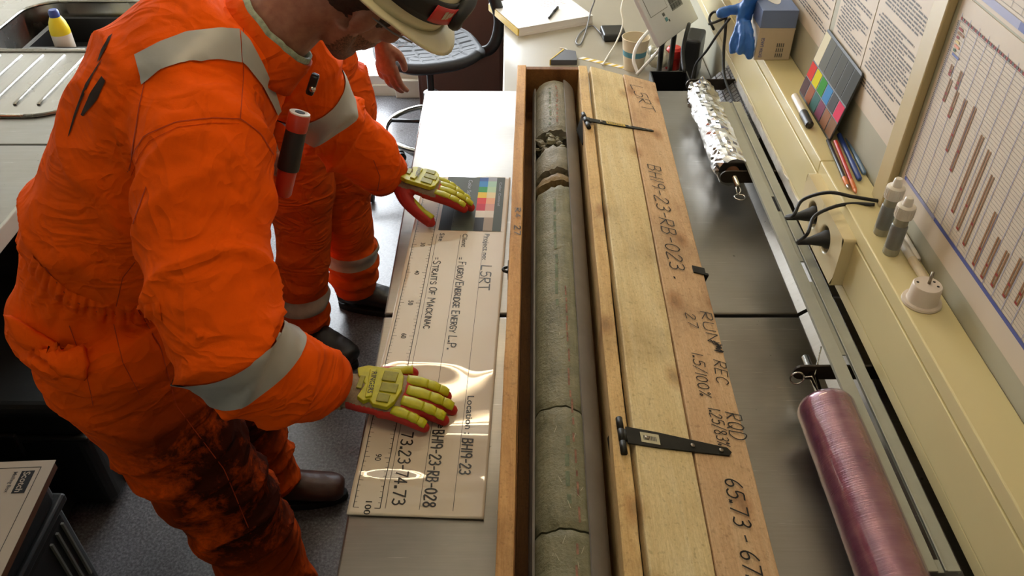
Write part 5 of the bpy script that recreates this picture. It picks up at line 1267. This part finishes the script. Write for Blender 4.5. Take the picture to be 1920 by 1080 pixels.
def seam_on(tree, pts, parent, w=2.2, m='seam_dark', n=40, off=.0012, name='seam'):
    P_ = resample(pts, n); A, B = [], []
    for i, p in enumerate(P_):
        t = (P_[min(i + 1, n)] - P_[max(i - 1, 0)]).normalized(); s = Vector((-t.y, t.x)) * w / 2; A.append(tuple(p + s)); B.append(tuple(p - s))
    return patch_on(tree, name, A, B, m, parent, n, 1, off)
def band_from(o, name, m, parent, c, ax, half, rad, off=.003):
    """reflective band: the garment between two cut planes, lifted off a little"""
    bm = bmesh.new(); bm.from_mesh(o.data); c = Vector(c); ax = Vector(ax).normalized()
    for s in (1, -1): bmesh.ops.bisect_plane(bm, geom=bm.verts[:] + bm.edges[:] + bm.faces[:], plane_co=c + ax * half * s, plane_no=ax * s, clear_outer=True)
    bmesh.ops.delete(bm, geom=[v for v in bm.verts if (v.co - c).length > rad], context='VERTS'); bm.normal_update()
    for v in bm.verts: v.co += v.normal * off
    me = bpy.data.meshes.new(name); bm.to_mesh(me); bm.free(); me.materials.clear(); me.materials.append(MAT[m])
    for p in me.polygons: p.material_index = 0
    return link(name, me, parent, True)

# ------------------------------------------------------------------ gloved hand (also the bare hand of the second person)
def hand(parent, M, side, curl, thumb, splay=(6, 1, -4, -10), bare=False, vox=.0026):
    """local: x along the fingers, y to the thumb side, z up off the back of the hand"""
    sy = side; b = MB(); k = 1.0 if not bare else .86
    b.tube([(-.035, 0, 0), (0, 0, 0), (.03, .0, .001), (.065, .002 * sy, .002), (.095, .002 * sy, 0), (.105, 0, -.002)], [(.022 * k, .031 * k), (.022 * k, .032 * k), (.02 * k, .039 * k), (.0195 * k, .045 * k), (.0165 * k, .045 * k), (.011 * k, .038 * k)], 20, ref=(0, 0, 1))
    fingers = []
    for (y, L, r, x0, sp, cu) in ((.0345, .076, .0128, .092, splay[0], curl[0]), (.0115, .085, .0132, .097, splay[1], curl[1]), (-.0115, .079, .0129, .094, splay[2], curl[2]), (-.0335, .062, .0118, .084, splay[3], curl[3])):
        p = Vector((x0 - .02, y * sy, 0)); a = R(sp) * sy; pts = [p.copy()]; ang = 0; p = Vector((x0, y * sy, 0)); pts.append(p.copy())
        for s_, fr in enumerate((.46, .30, .24)):
            ang += R(cu[s_]); p = p + Vector((math.cos(a) * math.cos(ang), math.sin(a) * math.cos(ang), -math.sin(ang))) * L * fr; pts.append(p.copy())
        rr_ = [r * k, r * 1.03 * k, r * .98 * k, r * .92 * k, r * .72 * k]; c = cat_rom(pts, 4)
        b.tube(c, [rr_[min(i // 4, 4)] + (rr_[min(i // 4 + 1, 4)] - rr_[min(i // 4, 4)]) * (i % 4) / 4 for i in range(len(c))], 14); b.ball(pts[-1], r * .74 * k, 12)
        fingers.append((pts, r * k))
    th = [Vector((.012, .018 * sy, -.004))] + [Vector((x, y * sy, z)) for x, y, z in thumb]; c = cat_rom(th, 4); rt_ = [.017, .0165, .0142, .0125, .010]
    b.tube(c, [k * (rt_[min(i // 4, 4)] + (rt_[min(i // 4 + 1, 4)] - rt_[min(i // 4, 4)]) * (i % 4) / 4) for i in range(len(c))], 14); b.ball(th[-1], .0098 * k, 12)
    b.v = [M @ v for v in b.v]; Mi = M.inverted(); R3 = M.to_3x3().inverted()
    def mf(c_, n_):
        q, nn = Mi @ c_, R3 @ n_
        if bare: return 0
        if q.x < .100 and nn.z > .1 and q.z > .0 and not (q.x < .1 and q.y * sy > .05) and not (q.y * sy < -.03 and q.z < .009): return 1
        if q.x < .012: return 1
        return 0
    o = body_from(b, 'hand' if bare else 'glove', ['skin'] if bare else ['glove_red', 'knit_grey'], parent, vox, 2, None, mf)
    if bare: return o
    MB(M).tube([(-.05, 0, 0), (-.03, 0, 0), (-.012, 0, 0), (.002, 0, 0)], [(.034, .041), (.031, .038), (.0275, .036), (.026, .036)], 24, ref=(0, 0, 1)).build('knit_cuff', 'knit_grey', o, True)
    for j in range(3): MB(M).tube([(-.04 + j * .012 + .0015 * math.cos(t * 3), (.039 - j * .001) * math.cos(t), (.033 - j * .0023) * math.sin(t)) for t in [q * math.pi / 12 for q in range(25)]], .0022, 6).build('cuff_rib', 'knit_grey', o, True)
    for pts, r in fingers:
        c = cat_rom(pts[1:], 8); K = len(c) - 1
        for s0, s1 in ((.0, .40), (.38, .72), (.70, 1.0)):
            P_ = []; rad = []; i0, i1 = int(1 + s0 * (K - 2)), int(1 + s1 * (K - 2)); m_ = max(2, i1 - i0)
            for i in range(i0, i1 + 1):
                t = i / K; tg = (c[min(i + 1, K)] - c[max(i - 1, 0)]).normalized(); sd = Vector((0, 0, 1)).cross(tg).normalized(); up_ = tg.cross(sd)
                if up_.z < 0: up_ = -up_
                f = (i - i0) / m_; w = max(.74, math.sin(math.pi * min(1, max(0, .12 + .76 * f)))) ** .8
                P_.append(c[i] + up_ * (r * (.82 - .16 * t))); rad.append((.0052 * w, r * .86 * (.6 + .4 * w) * (1 - .15 * t)))
            MB(M).tube(P_, rad, 12, ref=(0, 0, 1)).build('finger_guard', 'guard_yellow', o, True)
    tp = cat_rom(th[1:], 6); b = MB(M); P_ = [q + Vector((0, -.002 * sy, .0105)) for q in tp[2:]]; b.tube(P_, [(.0045 + .0018 * abs(math.sin(i * .55)), .0085) for i in range(len(P_))], 12, ref=(0, 0, 1)); b.build('thumb_guard', 'guard_yellow', o, True)
    def plate(poly, z0, z1, m, nm, par):
        b = MB(M); b.prism([(x, y * sy) for x, y in poly], z0, z1); return b.build(nm, m, par, bev=.0016, seg=2)
    g = plate([(.014, .034), (.03, .043), (.085, .043), (.093, .03), (.097, .0), (.091, -.028), (.082, -.042), (.058, -.039), (.05, -.03), (.042, -.036), (.03, -.028), (.036, .0), (.02, .018)], .013, .0222, 'guard_yellow', 'hand_guard', o)
    plate([(.036, .032), (.047, .034), (.054, -.026), (.044, -.030)], .0222, .0255, 'guard_yellow', 'name_bar', g)
    for (x0, x1, y0, y1) in ((.06, .084, .012, .034), (.062, .09, -.012, .008), (.062, .082, -.034, -.016), (.024, .033, -.012, .016)):
        plate([(x0, y0), (x1, y0), (x1, y1), (x0, y1)], .0222, .0245, 'guard_dark', 'ridge_pad', g)
    b = MB(M); printed(b, 'RINGERS', (.0415, .026 * sy if sy > 0 else -.026 * sy), (.0455 if sy > 0 else .0455, -.022 * sy if sy > 0 else .022 * sy), .0085, .0259)
    b.build('glove_lettering', 'print_ink', g)
    return o

# ------------------------------------------------------------------ PERSON BENDING OVER THE BOARD
p1 = thing('person', 'person in orange coverall, white hard hat and yellow gloves bending over the board', 'person', (-.66, 1.28, 0))
RS, RE, RW = Vector((-.478, 1.13, 1.365)), Vector((-.425, .905, 1.165)), Vector((-.328, .998, .985))
LS, LE, LWr = Vector((-.45, 1.49, 1.385)), Vector((-.385, 1.585, 1.165)), Vector((-.30, 1.665, .995))
spine = [(-.805, 1.28, .90), (-.805, 1.28, .97), (-.775, 1.285, 1.06), (-.70, 1.295, 1.17), (-.625, 1.305, 1.28), (-.56, 1.31, 1.37), (-.495, 1.32, 1.44), (-.445, 1.33, 1.485)]
srad = [(.13, .165), (.145, .18), (.143, .172), (.152, .183), (.155, .19), (.148, .192), (.125, .18), (.08, .11)]
b = MB(); b.tube(cat_rom(spine, 4), [(lambda i: tuple(srad[min(i // 4, 7)][c] + (srad[min(i // 4 + 1, 7)][c] - srad[min(i // 4, 7)][c]) * (i % 4) / 4 for c in (0, 1)))(i) for i in range(29)], 32, ref=(-.8, 0, .6))
def limb(b, pts, rad, n=20, k=5):
    c = cat_rom(pts, k); m = len(rad) - 1
    b.tube(c, [rad[min(i // k, m)] + (rad[min(i // k + 1, m)] - rad[min(i // k, m)]) * (i % k) / k for i in range(len(c))], n)
limb(b, [RS + Vector((-.06, .10, .01)), RS, RS.lerp(RE, .5) + Vector((-.012, 0, .0)), RE, RE.lerp(RW, .5) + Vector((.0, -.01, -.022)), RW], [.10, .100, .090, .080, .076, .054])
b.ball(RS, .103, 16); b.ball(RE, .08, 14)
limb(b, [LS + Vector((-.05, -.10, .01)), LS, LS.lerp(LE, .5), LE, LE.lerp(LWr, .5) + Vector((.01, 0, -.012)), LWr], [.09, .092, .08, .072, .068, .053])
b.ball(LS, .094, 16); b.ball(LE, .072, 14)
limb(b, [(-.79, 1.195, .95), (-.765, 1.18, .82), (-.675, 1.16, .52), (-.62, 1.15, .30), (-.595, 1.14, .10)], [.14, .134, .110, .098, .092], 24)
limb(b, [(-.79, 1.36, .95), (-.78, 1.38, .82), (-.745, 1.43, .50), (-.715, 1.46, .28), (-.705, 1.475, .10)], [.145, .135, .112, .102, .095], 24)
b.ball((-.835, 1.21, .945), (.125, .115, .125), 16); b.ball((-.835, 1.36, .945), (.125, .115, .125), 16)
sax = Vector((.55, 0, .83)).normalized(); wc = Vector((-.80, 1.285, 1.055))
def fold(p, ax, lo, hi, seed):
    """cloth fold: short waves along ax, long across it"""
    t = p.dot(ax); q = p * lo + ax * (t * (hi - lo)) + Vector((seed, seed * .7, -seed)); q += .35 * noise.noise_vector(p * 6 + Vector((seed, 0, 0)))
    v = 1 - abs(noise.noise(q)) * 2.2; return v * abs(v) if v > 0 else v * .6
aR1, aR2 = (RE - RS).normalized(), (RW - RE).normalized(); aL1, aL2 = (LE - LS).normalized(), (LWr - LE).normalized()
def seg_d(p, a, b_): t = max(0, min(1, (p - a).dot(b_ - a) / (b_ - a).length_squared)); return (p - a.lerp(b_, t)).length, t
def wr1(p, n):
    d = .0016 * ridge(p, 19, 2); s = (p - wc).dot(sax)
    best = min(((seg_d(p, RS, RE), aR1, 0), (seg_d(p, RE, RW), aR2, 1), (seg_d(p, LS, LE), aL1, 2), (seg_d(p, LE, LWr), aL2, 3)), key=lambda c: c[0][0])
    (ds, t), ax, k = best
    if ds < .125 and p.z > .9 and p.x > -.62:
        dg_ = (ax + Vector((.45, -.3, .2))).normalized()
        amp = .014 if k in (1, 3) else .009 + .009 * t
        d += amp * fold(p, dg_, 4, 11, k * 3.1) + .003 * fold(p, ax, 5, 20, k)
    elif p.z > .9:
        d += .012 * fold(p, (sax + Vector((0, .6, .0))).normalized(), 2.5, 7.5, 5.5) + .003 * ridge(p, 9, 8)
        if (p - wc).length < .36:
            g = math.exp(-(s / .028) ** 2); q = (p - wc) - sax * s; phi = math.atan2(q.y, q.dot(Vector((.83, 0, -.55))))
            d += -.013 * g + .0035 * math.sin(phi * 30 + 2 * noise.noise(p * 9)) * math.exp(-(s / .045) ** 2) + .010 * math.exp(-((s - .07) / .05) ** 2) * fold(p, sax, 2.5, 12, 3.3)
    else:
        dz = (Vector((-.25, .1, 1))).normalized(); d += .015 * fold(p, dz, 3.2, 9.5, 2.7) + .004 * fold(p, Vector((.5, 0, .85)), 5, 17, 6)
    return d
cov = body_from(b, 'coverall', 'orange_cloth', p1, .0078, 9, wr1)
TB = bvh(cov)
# reflective tape and seams
band_from(cov, 'reflective_band', 'tape_silver', p1, RE.lerp(RW, .22), (RW - RE).normalized() * .62 + (RE - RS).normalized() * .5, .031, .2)
band_from(cov, 'reflective_band', 'tape_silver', p1, LS.lerp(LE, .72), (LE - LS).normalized(), .031, .16)
patch_on(TB, 'reflective_band', [(254, 104), (300, 80), (350, 61), (410, 53), (447, 56)], [(268, 160), (300, 131), (350, 116), (410, 111), (452, 117)], 'tape_silver', p1, 26, 6, .003)
patch_on(TB, 'reflective_band', [(449, 58), (466, 75), (490, 118), (512, 165), (527, 214)], [(453, 116), (462, 124), (490, 160), (507, 192), (521, 220)], 'tape_silver', p1, 26, 4, .003)
for s in ([(240, 322), (252, 285), (272, 254), (330, 229), (400, 221), (452, 223), (488, 250), (518, 300), (527, 350)], [(458, 25), (455, 70), (456, 140), (450, 222)], [(275, 140), (262, 200), (243, 320)],
          [(85, 500), (130, 560), (195, 590), (290, 585)], [(277, 460), (230, 520), (212, 600), (230, 680), (262, 740)], [(255, 575), (300, 650), (330, 760), (420, 880), (470, 1000)],
          [(130, 610), (160, 690), (175, 760)], [(250, 420), (275, 350)], [(700, 300), (712, 330), (705, 375)]):
    seam_on(TB, s, p1, 1.7)
for d in (9,):
    seam_on(TB, [(246, 330), (262, 292), (282, 264), (334, 239), (400, 231), (448, 232)], p1, 1.2, 'orange_seam')
def gathers_on(tree, A, B, parent, n=130, w=5, amp=.005, per=2.6):
    A2, B2 = resample(A, n), resample(B, n); b = MB(); idx = {}
    for i in range(n + 1):
        for k in range(w + 1):
            f = k / w; off = .001 + amp * (abs(math.sin(i / per + .6 * noise.noise(Vector((i * .2, f * 1.5, 0))))) - .2) * math.sin(math.pi * (.08 + .84 * f)); p = on_body(tree, *(A2[i].lerp(B2[i], f)), off)
            if p is not None: idx[i, k] = len(b.v); b.v.append(p)
    for i in range(n):
        for k in range(w):
            q = [(i, k), (i + 1, k), (i + 1, k + 1), (i, k + 1)]
            if all(c in idx for c in q) and (b.v[idx[q[0]]] - b.v[idx[q[2]]]).length < .08: b.f.append(tuple(idx[c] for c in q)); b.mi.append(0)
    return b.build('waist_gathers', 'orange_cloth', parent, True)
gathers_on(TB, [(62, 478), (90, 510), (130, 545), (195, 570), (250, 573), (300, 566)], [(52, 505), (85, 545), (130, 582), (195, 607), (250, 610), (305, 604)], p1)
fl_ = patch_on(TB, 'pocket_flap', [(24, 590), (60, 612), (110, 640), (165, 657)], [(44, 630), (75, 668), (120, 700), (166, 706)], 'orange_cloth', p1, 18, 6, .017)
if fl_: q_ = fl_.modifiers.new('t', 'SOLIDIFY'); q_.thickness = .014; q_.offset = -1 if fl_.data.polygons[0].normal.dot(EYE - fl_.data.polygons[0].center) > 0 else 1
for a, c in (([(204, 70), (192, 92), (183, 118)], [(212, 64), (203, 85), (188, 112)]), ([(186, 120), (160, 160), (140, 215), (128, 258)], [(194, 111), (175, 142), (151, 196), (132, 252)]), ([(192, 143), (170, 175), (153, 215)], [(199, 152), (184, 186), (157, 218)])):
    patch_on(TB, 'back_lettering', a, c, 'letter_black', p1, 10, 3, .0016)
# body: head and neck (skin), rest under the cloth
HO = Vector((-.2413, 1.366, 1.526)); hf = Vector((.54, .42, -.73)).normalized(); hu = Vector((.84, -.06, .54)); hu = (hu - hf * hu.dot(hf)).normalized(); hs = hu.cross(hf)
MH = Matrix((hf, hs, hu)).transposed().to_4x4(); MH.translation = HO            # x out of the face, y to the left ear, z to the crown
def hb(b, c, r): b.ball(MH @ Vector(c), r, 20, MH.to_3x3())
b = MB(); hb(b, (-.012, 0, .032), (.098, .076, .105)); hb(b, (.03, 0, -.04), (.062, .058, .085)); hb(b, (.062, 0, -.106), (.026, .030, .024)); hb(b, (.064, 0, -.066), (.032, .034, .03))
for s in (1, -1):
    b.tube([MH @ Vector(p) for p in ((-.01, .056 * s, -.035), (.012, .05 * s, -.08), (.055, .022 * s, -.108))], [.024, .024, .02], 14)
    hb(b, (.068, .034 * s, -.012), (.022, .024, .022)); hb(b, (.083, .03 * s, .03), (.016, .026, .012)); hb(b, (-.008, .078 * s, -.006), (.02, .008, .032)); hb(b, (.093, .011 * s, -.028), (.011, .009, .009))
b.tube([MH @ Vector(p) for p in ((.088, 0, .022), (.103, 0, -.004), (.113, 0, -.024))], [.0095, .0105, .0125], 12)
b.tube([MH @ Vector(p) for p in ((.078, .024, -.07), (.094, .01, -.066), (.096, 0, -.067), (.094, -.01, -.066), (.078, -.024, -.07))], .0065, 10)
b.tube([MH @ Vector(p) for p in ((.076, .022, -.079), (.091, .008, -.078), (.091, -.008, -.078), (.076, -.022, -.079))], .007, 10)
nb = Vector((-.44, 1.33, 1.43)); b.tube([MH @ Vector((-.02, 0, -.03)), MH @ Vector((-.045, 0, -.10)), nb], [.062, .06, .066], 20)
b.tube([nb, Vector((-.60, 1.30, 1.28)), Vector((-.78, 1.28, 1.04))], [(.07, .09), (.10, .14), (.10, .13)], 18, ref=(-.8, 0, .6))
Mi_ = MH.inverted()
def facemat(c_, n_):
    q = Mi_ @ c_
    if q.z < -.042 and q.x > -.005 - (q.z + .05) * .1 and q.z > -.135 and not (q.x > .09 and q.z > -.055): return 1
    if q.x > .07 and -.058 < q.z < -.046: return 1
    return 0
body_from(b, 'body', ['skin', 'stubble'], p1, .0042, 5, None, facemat)
for s in (1, -1):
    e_ = MB(); hb(e_, (.082, .031 * s, .004), (.012, .012, .012)); e_.build('eye', 'white_plastic', p1, True)
    MB().tube([MH @ Vector(p) for p in ((.095, .014 * s, .036), (.092, .032 * s, .04), (.08, .048 * s, .034))], .004, 8).build('eyebrow', 'hair_dark', p1, True)
b = MB(); hb(b, (-.016, 0, .034), (.101, .0805, .106)); 
hair = body_from(b, 'hair', 'hair_dark', p1, .005, 2, lambda p, n: .003 * noise.fractal(p * 60, .8, 2, 3))
bm = bmesh.new(); bm.from_mesh(hair.data); bmesh.ops.delete(bm, geom=[v for v in bm.verts if (lambda q: q.x > .035 + .2 * (q.z) or q.z < -.055 or (q.z < -.01 and q.x > -.02))(Mi_ @ v.co)], context='VERTS'); bm.to_mesh(hair.data); bm.free()
# hard hat
hh = MB(); n = 48; prof = [(1.0, 0), (.995, .12), (.97, .3), (.9, .52), (.76, .74), (.56, .89), (.3, .975), (.04, 1.0)]
vs = []; fs = []; RX, RY_, RZ_ = .134, .114, .118; hz = .052; tilt = Ry(-6)
for j, (r, z) in enumerate(prof): vs += [MH @ tilt @ Vector((-.006 + RX * r * math.cos(2 * math.pi * i / n), RY_ * r * math.sin(2 * math.pi * i / n), hz + RZ_ * z)) for i in range(n)]
for j in range(len(prof) - 1):
    for i in range(n): fs.append((j * n + i, j * n + (i + 1) % n, (j + 1) * n + (i + 1) % n, (j + 1) * n + i))
fs.append(tuple(range(len(vs) - n, len(vs)))); hh.add(vs, fs)
hat = hh.build('hard_hat', 'hat_white', p1, True); m = hat.modifiers.new('t', 'SOLIDIFY'); m.thickness = .003
br = MB(); vs = []; fs = []
def brim(t): c = math.cos(t); return .014 + (.042 * max(0, c) ** 1.6 if c > 0 else .004 * -c)
for k in range(6):
    f_ = k / 5
    for i in range(n):
        t = 2 * math.pi * i / n; w = brim(t) * f_; x, y = (RX + w) * math.cos(t) - .006, (RY_ + w * .8) * math.sin(t); z = hz + .002 - .13 * w - (.3 * w * w / .06 if math.cos(t) > 0 else 0) - .25 * abs(math.sin(t)) * w
        vs.append(MH @ tilt @ Vector((x, y, z)))
for k in range(5):
    for i in range(n): fs.append((k * n + i, k * n + (i + 1) % n, (k + 1) * n + (i + 1) % n, (k + 1) * n + i))
br.add(vs, fs); bo = br.build('brim', 'hat_white', hat, True); m = bo.modifiers.new('t', 'SOLIDIFY'); m.thickness = .004
def hatp(t, z, off): # point on the shell
    for (r0, z0), (r1, z1) in zip(prof, prof[1:]):
        if z0 <= z <= z1: r = r0 + (r1 - r0) * (z - z0) / (z1 - z0); break
    return MH @ tilt @ Vector((-.006 + (RX * r + off) * math.cos(t), (RY_ * r + off) * math.sin(t), hz + RZ_ * z + off * z))
def strip(t0, t1, z0, z1, off, m, nm, n_=40, thick=.004):
    b = MB(); vs = []; w = 3
    for i in range(n_ + 1):
        for k in range(w + 1): vs.append(hatp(t0 + (t1 - t0) * i / n_, z0 + (z1 - z0) * k / w, off))
    b.add(vs, [(i * (w + 1) + k, (i + 1) * (w + 1) + k, (i + 1) * (w + 1) + k + 1, i * (w + 1) + k + 1) for i in range(n_) for k in range(w)])
    o = b.build(nm, m, hat, True); q = o.modifiers.new('t', 'SOLIDIFY'); q.thickness = thick; return o
gs = strip(R(-178), R(-38), .20, .52, .005, 'black_rubber', 'goggle_strap')
strip(R(38), R(178), .20, .52, .005, 'black_rubber', 'goggle_strap')
rl = strip(R(-72), R(-40), .25, .48, .0085, 'label_red', 'red_label', 14, .0015)
b = MB()
for (ta, tb, za, zb) in ((-61, -57.5, .32, .43), (-57, -54, .33, .42), (-53.5, -50, .36, .42)): b.add([hatp(R(t_), z_, .0106) for t_, z_ in ((ta, za), (tb, za + .02), (tb, zb + .02), (ta, zb))], [(0, 1, 2, 3)])
b.build('label_mark', 'carton_white', rl)
gf = MB(); cfr = [hatp(R(t), .36 + .20 * math.sin(R(u)), .012 + .03 * max(0, math.cos(R(u)) * 0)) for t, u in [(42 * math.cos(k * math.pi / 14), math.degrees(math.asin(math.sin(k * math.pi / 14)))) for k in range(28)]]
gf.tube(cfr + cfr[:1], .013, 10); gf.build('goggle_frame', 'black_rubber', hat, True)
strip(R(-36), R(36), .2, .54, .018, 'lens_clear', 'goggle_lens', 20, .002)
# safety glasses
b = MB(); b.tube([MH @ Vector(p) for p in ((-.01, -.083, .012), (.04, -.082, .014), (.09, -.066, .014), (.112, -.03, .014), (.116, 0, .016), (.112, .03, .014), (.09, .066, .014), (.04, .082, .014), (-.01, .083, .012))], .0016, 8); gl_ = b.build('safety_glasses', 'grey_plastic', p1, True)
for s in (1, -1):
    b = MB(); b.add([MH @ Vector(p) for p in ((.113, .006 * s, .012), (.113, .03 * s, .012), (.095, .06 * s, .012), (.092, .058 * s, -.022), (.107, .032 * s, -.028), (.112, .012 * s, -.02))], [(0, 1, 2, 3, 4, 5)]); b.build('lens', 'lens_clear', gl_)
# collar and shirt
def neck_ring(t, z, r): return nb + (MH.to_3x3() @ Vector((0, 0, 0)))
na = (MH @ Vector((-.045, 0, -.10)) - nb).normalized(); nu = Vector((0, 1, 0)); nu = (nu - na * nu.dot(na)).normalized(); nv = na.cross(nu)
def ringstrip(r0, r1, h0, h1, a0, a1, m, nm, tilt_=0):
    b = MB(); vs = []; K = 40
    for i in range(K + 1):
        a = a0 + (a1 - a0) * i / K
        for j in range(5): f = j / 4; r = r0 + (r1 - r0) * f; vs.append(nb + na * (h0 + (h1 - h0) * f) + nu * (r * math.cos(a)) + nv * (r * math.sin(a)) + Vector((.004 * noise.noise(Vector((i * .5, j, 1))), 0, 0)))
    b.add(vs, [(i * 5 + j, (i + 1) * 5 + j, (i + 1) * 5 + j + 1, i * 5 + j + 1) for i in range(K) for j in range(4)]); o = b.build(nm, m, p1, True); q = o.modifiers.new('t', 'SOLIDIFY'); q.thickness = .005
ringstrip(.092, .080, .0, .062, 0, 2 * math.pi, 'orange_cloth_plain', 'collar')
ringstrip(.08, .072, .03, .07, 0, 2 * math.pi, 'shirt_green', 'shirt_collar')
# gloves
MR = T(*(RW + Vector((.033, .016, -.040)))) @ Rz(-7) @ Ry(4) @ Matrix.Scale(1.07, 4)
hand(p1, MR, 1, ((6, 12, 10), (6, 10, 8), (5, 10, 8), (5, 9, 8)), [(.045, .048, -.008), (.075, .064, -.012), (.100, .071, -.012)], splay=(1, -3, -6, -10))
MLh = T(*(LWr + Vector((.026, .002, -.012)))) @ Rz(-8) @ Ry(15) @ Rx(-8) @ Matrix.Scale(1.06, 4)
hand(p1, MLh, -1, ((0, 8, 8), (2, 10, 8), (4, 12, 8), (6, 12, 8)), [(.04, .046, -.022), (.074, .062, -.036), (.108, .072, -.046)], splay=(3, 0, -2, -5))
for (w, e_, nm) in ((RW, RE, 'sleeve_cuff'), (LWr, LE, 'sleeve_cuff')):
    d = (w - e_).normalized(); MB().tube([w - d * .012, w + d * .006, w + d * .016], [(.059, .059), (.0575, .0575), (.056, .056)], 24).build(nm, 'orange_cloth_plain', p1, True)
boot(p1, (-.70, 1.478), 4, 'boot_brown'); boot(p1, (-.60, 1.14), -4, 'boot_brown')
# torch and radio clip on the chest
ta, tb_ = on_y(562, 213, 1.20), on_y(529, 366, 1.165)
e = thing('torch', 'black and red torch in the chest pocket of the bending person', 'torch', tb_); M = along(tb_, ta); L = (ta - tb_).length
MB(M).lathe([(.012, 0), (.0145, .004), (.0155, L * .33)], 24).build('tail_cap', 'red_light', e, 'auto'); MB(M).lathe([(.0175, L * .33), (.018, L * .36), (.0165, L * .8)], 24).build('barrel', 'black_rubber', e, 'auto')
hd = MB(M).lathe([(.0165, L * .8), (.0175, L * .83), (.0175, L * .985), (.0165, L)], 24).build('head', 'red_light', e, 'auto'); MB(M).lathe([(.0165, L), (.0165, L + .002), (.0085, L + .002)], 24).build('bezel', 'white_plastic', hd); MB(M).lathe([(.008, L + .002), (.008, L + .0028)], 20).build('lens', 'black_matt', hd)
c = on_y(586, 158, 1.30); e = thing('radio_clip', 'small black radio clip on the chest of the bending person', 'clip', c)
MB(T(*c) @ Ry(25)).box(-.007, .007, -.007, .007, -.02, .02).build('clip_body', 'black_plastic', e, bev=.004); MB(T(*c)).ball((.0, -.006, -.006), .006, 10).build('stud', 'chrome', e, True)

# ------------------------------------------------------------------ SECOND PERSON STANDING BEHIND
p2 = thing('person', 'second person in orange coverall standing behind the bending one', 'person', (-.62, 2.26, 0))
f2 = Vector((.84, -.54, 0)); l2_ = Vector((.54, .84, 0)); PC = Vector((-.60, 2.26, 0))
def q2(f, l, z): return PC + f2 * f + l2_ * l + Vector((0, 0, z))
b = MB(); sp = [q2(-.01, 0, .86), q2(-.01, 0, .95), q2(0, 0, 1.08), q2(.01, 0, 1.25), q2(.02, 0, 1.40), q2(.02, 0, 1.50)]
sr = [(.12, .16), (.135, .175), (.13, .165), (.135, .18), (.12, .18), (.07, .09)]; c = cat_rom(sp, 4)
b.tube(c, [tuple(sr[min(i // 4, 5)][k] + (sr[min(i // 4 + 1, 5)][k] - sr[min(i // 4, 5)][k]) * (i % 4) / 4 for k in (0, 1)) for i in range(len(c))], 28, ref=tuple(f2))
limb(b, [q2(0, -.085, .93), q2(.015, -.10, .78), Vector((-.672, 2.19, .48)), Vector((-.70, 2.16, .28)), Vector((-.715, 2.145, .105))], [.128, .112, .088, .08, .078], 22)
limb(b, [q2(0, .085, .93), q2(.02, .095, .78), Vector((-.56, 2.335, .50)), Vector((-.565, 2.345, .28)), Vector((-.575, 2.345, .105))], [.122, .106, .086, .084, .08], 22)
limb(b, [q2(0, .15, 1.42), q2(0, .21, 1.40), q2(-.01, .25, 1.16), q2(.06, .255, 1.0)], [.08, .085, .075, .06]); limb(b, [q2(0, -.15, 1.42), q2(0, -.21, 1.40), q2(-.02, -.25, 1.16), q2(.05, -.24, .93)], [.08, .085, .07, .055])
def wr2(p, n):
    d = .008 * fold(p, Vector((-.3, .2, .93)), 3, 9, 4.4) + .002 * ridge(p, 18, 5)
    if p.z < .34: d += .007 * math.sin(p.z * 95 + 4 * noise.noise(p * 6)) * min(1, (.36 - p.z) * 8)
    return d
cov2 = body_from(b, 'coverall', 'orange_cloth_plain', p2, .010, 7, wr2)
band_from(cov2, 'reflective_band', 'tape_old', p2, (-.708, 2.153, .215), (.05, .05, 1), .026, .135); band_from(cov2, 'reflective_band', 'tape_old', p2, (-.568, 2.345, .26), (0, 0, 1), .028, .125)
b = MB(); b.ball(q2(.03, 0, 1.66), (.1, .08, .12), 20); b.ball(q2(.07, 0, 1.60), (.06, .055, .07), 16); b.tube([q2(.02, 0, 1.62), q2(.01, 0, 1.45), q2(0, 0, 1.2)], [.055, .06, .09], 16); b.tube([q2(.12, 0, 1.67), q2(.142, 0, 1.63)], [.01, .014], 10)
body_from(b, 'body', 'skin', p2, .006, 4); b = MB(); b.ball(q2(.0, 0, 1.69), (.1, .088, .115), 20); body_from(b, 'hair', 'hair_dark', p2, .008, 2)
hw = q2(.07, .262, .985); dd = Vector((.1, -.02, -1)).normalized(); MHn = frame(hw, dd, Vector((.5, -.8, 0)))
hand(p2, frame(hw, dd, Vector((.75, -.5, 0)) - dd * Vector((.75, -.5, 0)).dot(dd)), 1, ((8, 18, 14), (10, 20, 14), (12, 22, 14), (14, 24, 14)), [(.04, .04, -.02), (.07, .044, -.03), (.095, .042, -.034)], bare=True, vox=.004)
hw = q2(.06, -.24, .91); hand(p2, frame(hw, dd, Vector((.75, -.5, 0)) - dd * Vector((.75, -.5, 0)).dot(dd)), -1, ((8, 18, 14), (10, 20, 14), (12, 22, 14), (14, 24, 14)), [(.04, .04, -.02), (.07, .044, -.03), (.095, .042, -.034)], bare=True, vox=.004)
boot(p2, (-.715, 2.145), -33, 'boot_black', 'black_rubber'); boot(p2, (-.575, 2.345), -8, 'boot_black', 'black_rubber')

# ------------------------------------------------------------------ origins: every single-mesh thing sits at its own base
for o in list(C.objects):
    if o.type == 'MESH' and o.parent is None and o.get('kind') != 'structure':
        vs = [v.co for v in o.data.vertices]; cx_ = (min(v.x for v in vs) + max(v.x for v in vs)) / 2; cy_ = (min(v.y for v in vs) + max(v.y for v in vs)) / 2; cz_ = min(v.z for v in vs)
        o.data.transform(T(-cx_, -cy_, -cz_)); o.location = (cx_, cy_, cz_)
        for ch_ in o.children: ch_.matrix_parent_inverse = T(-cx_, -cy_, -cz_)
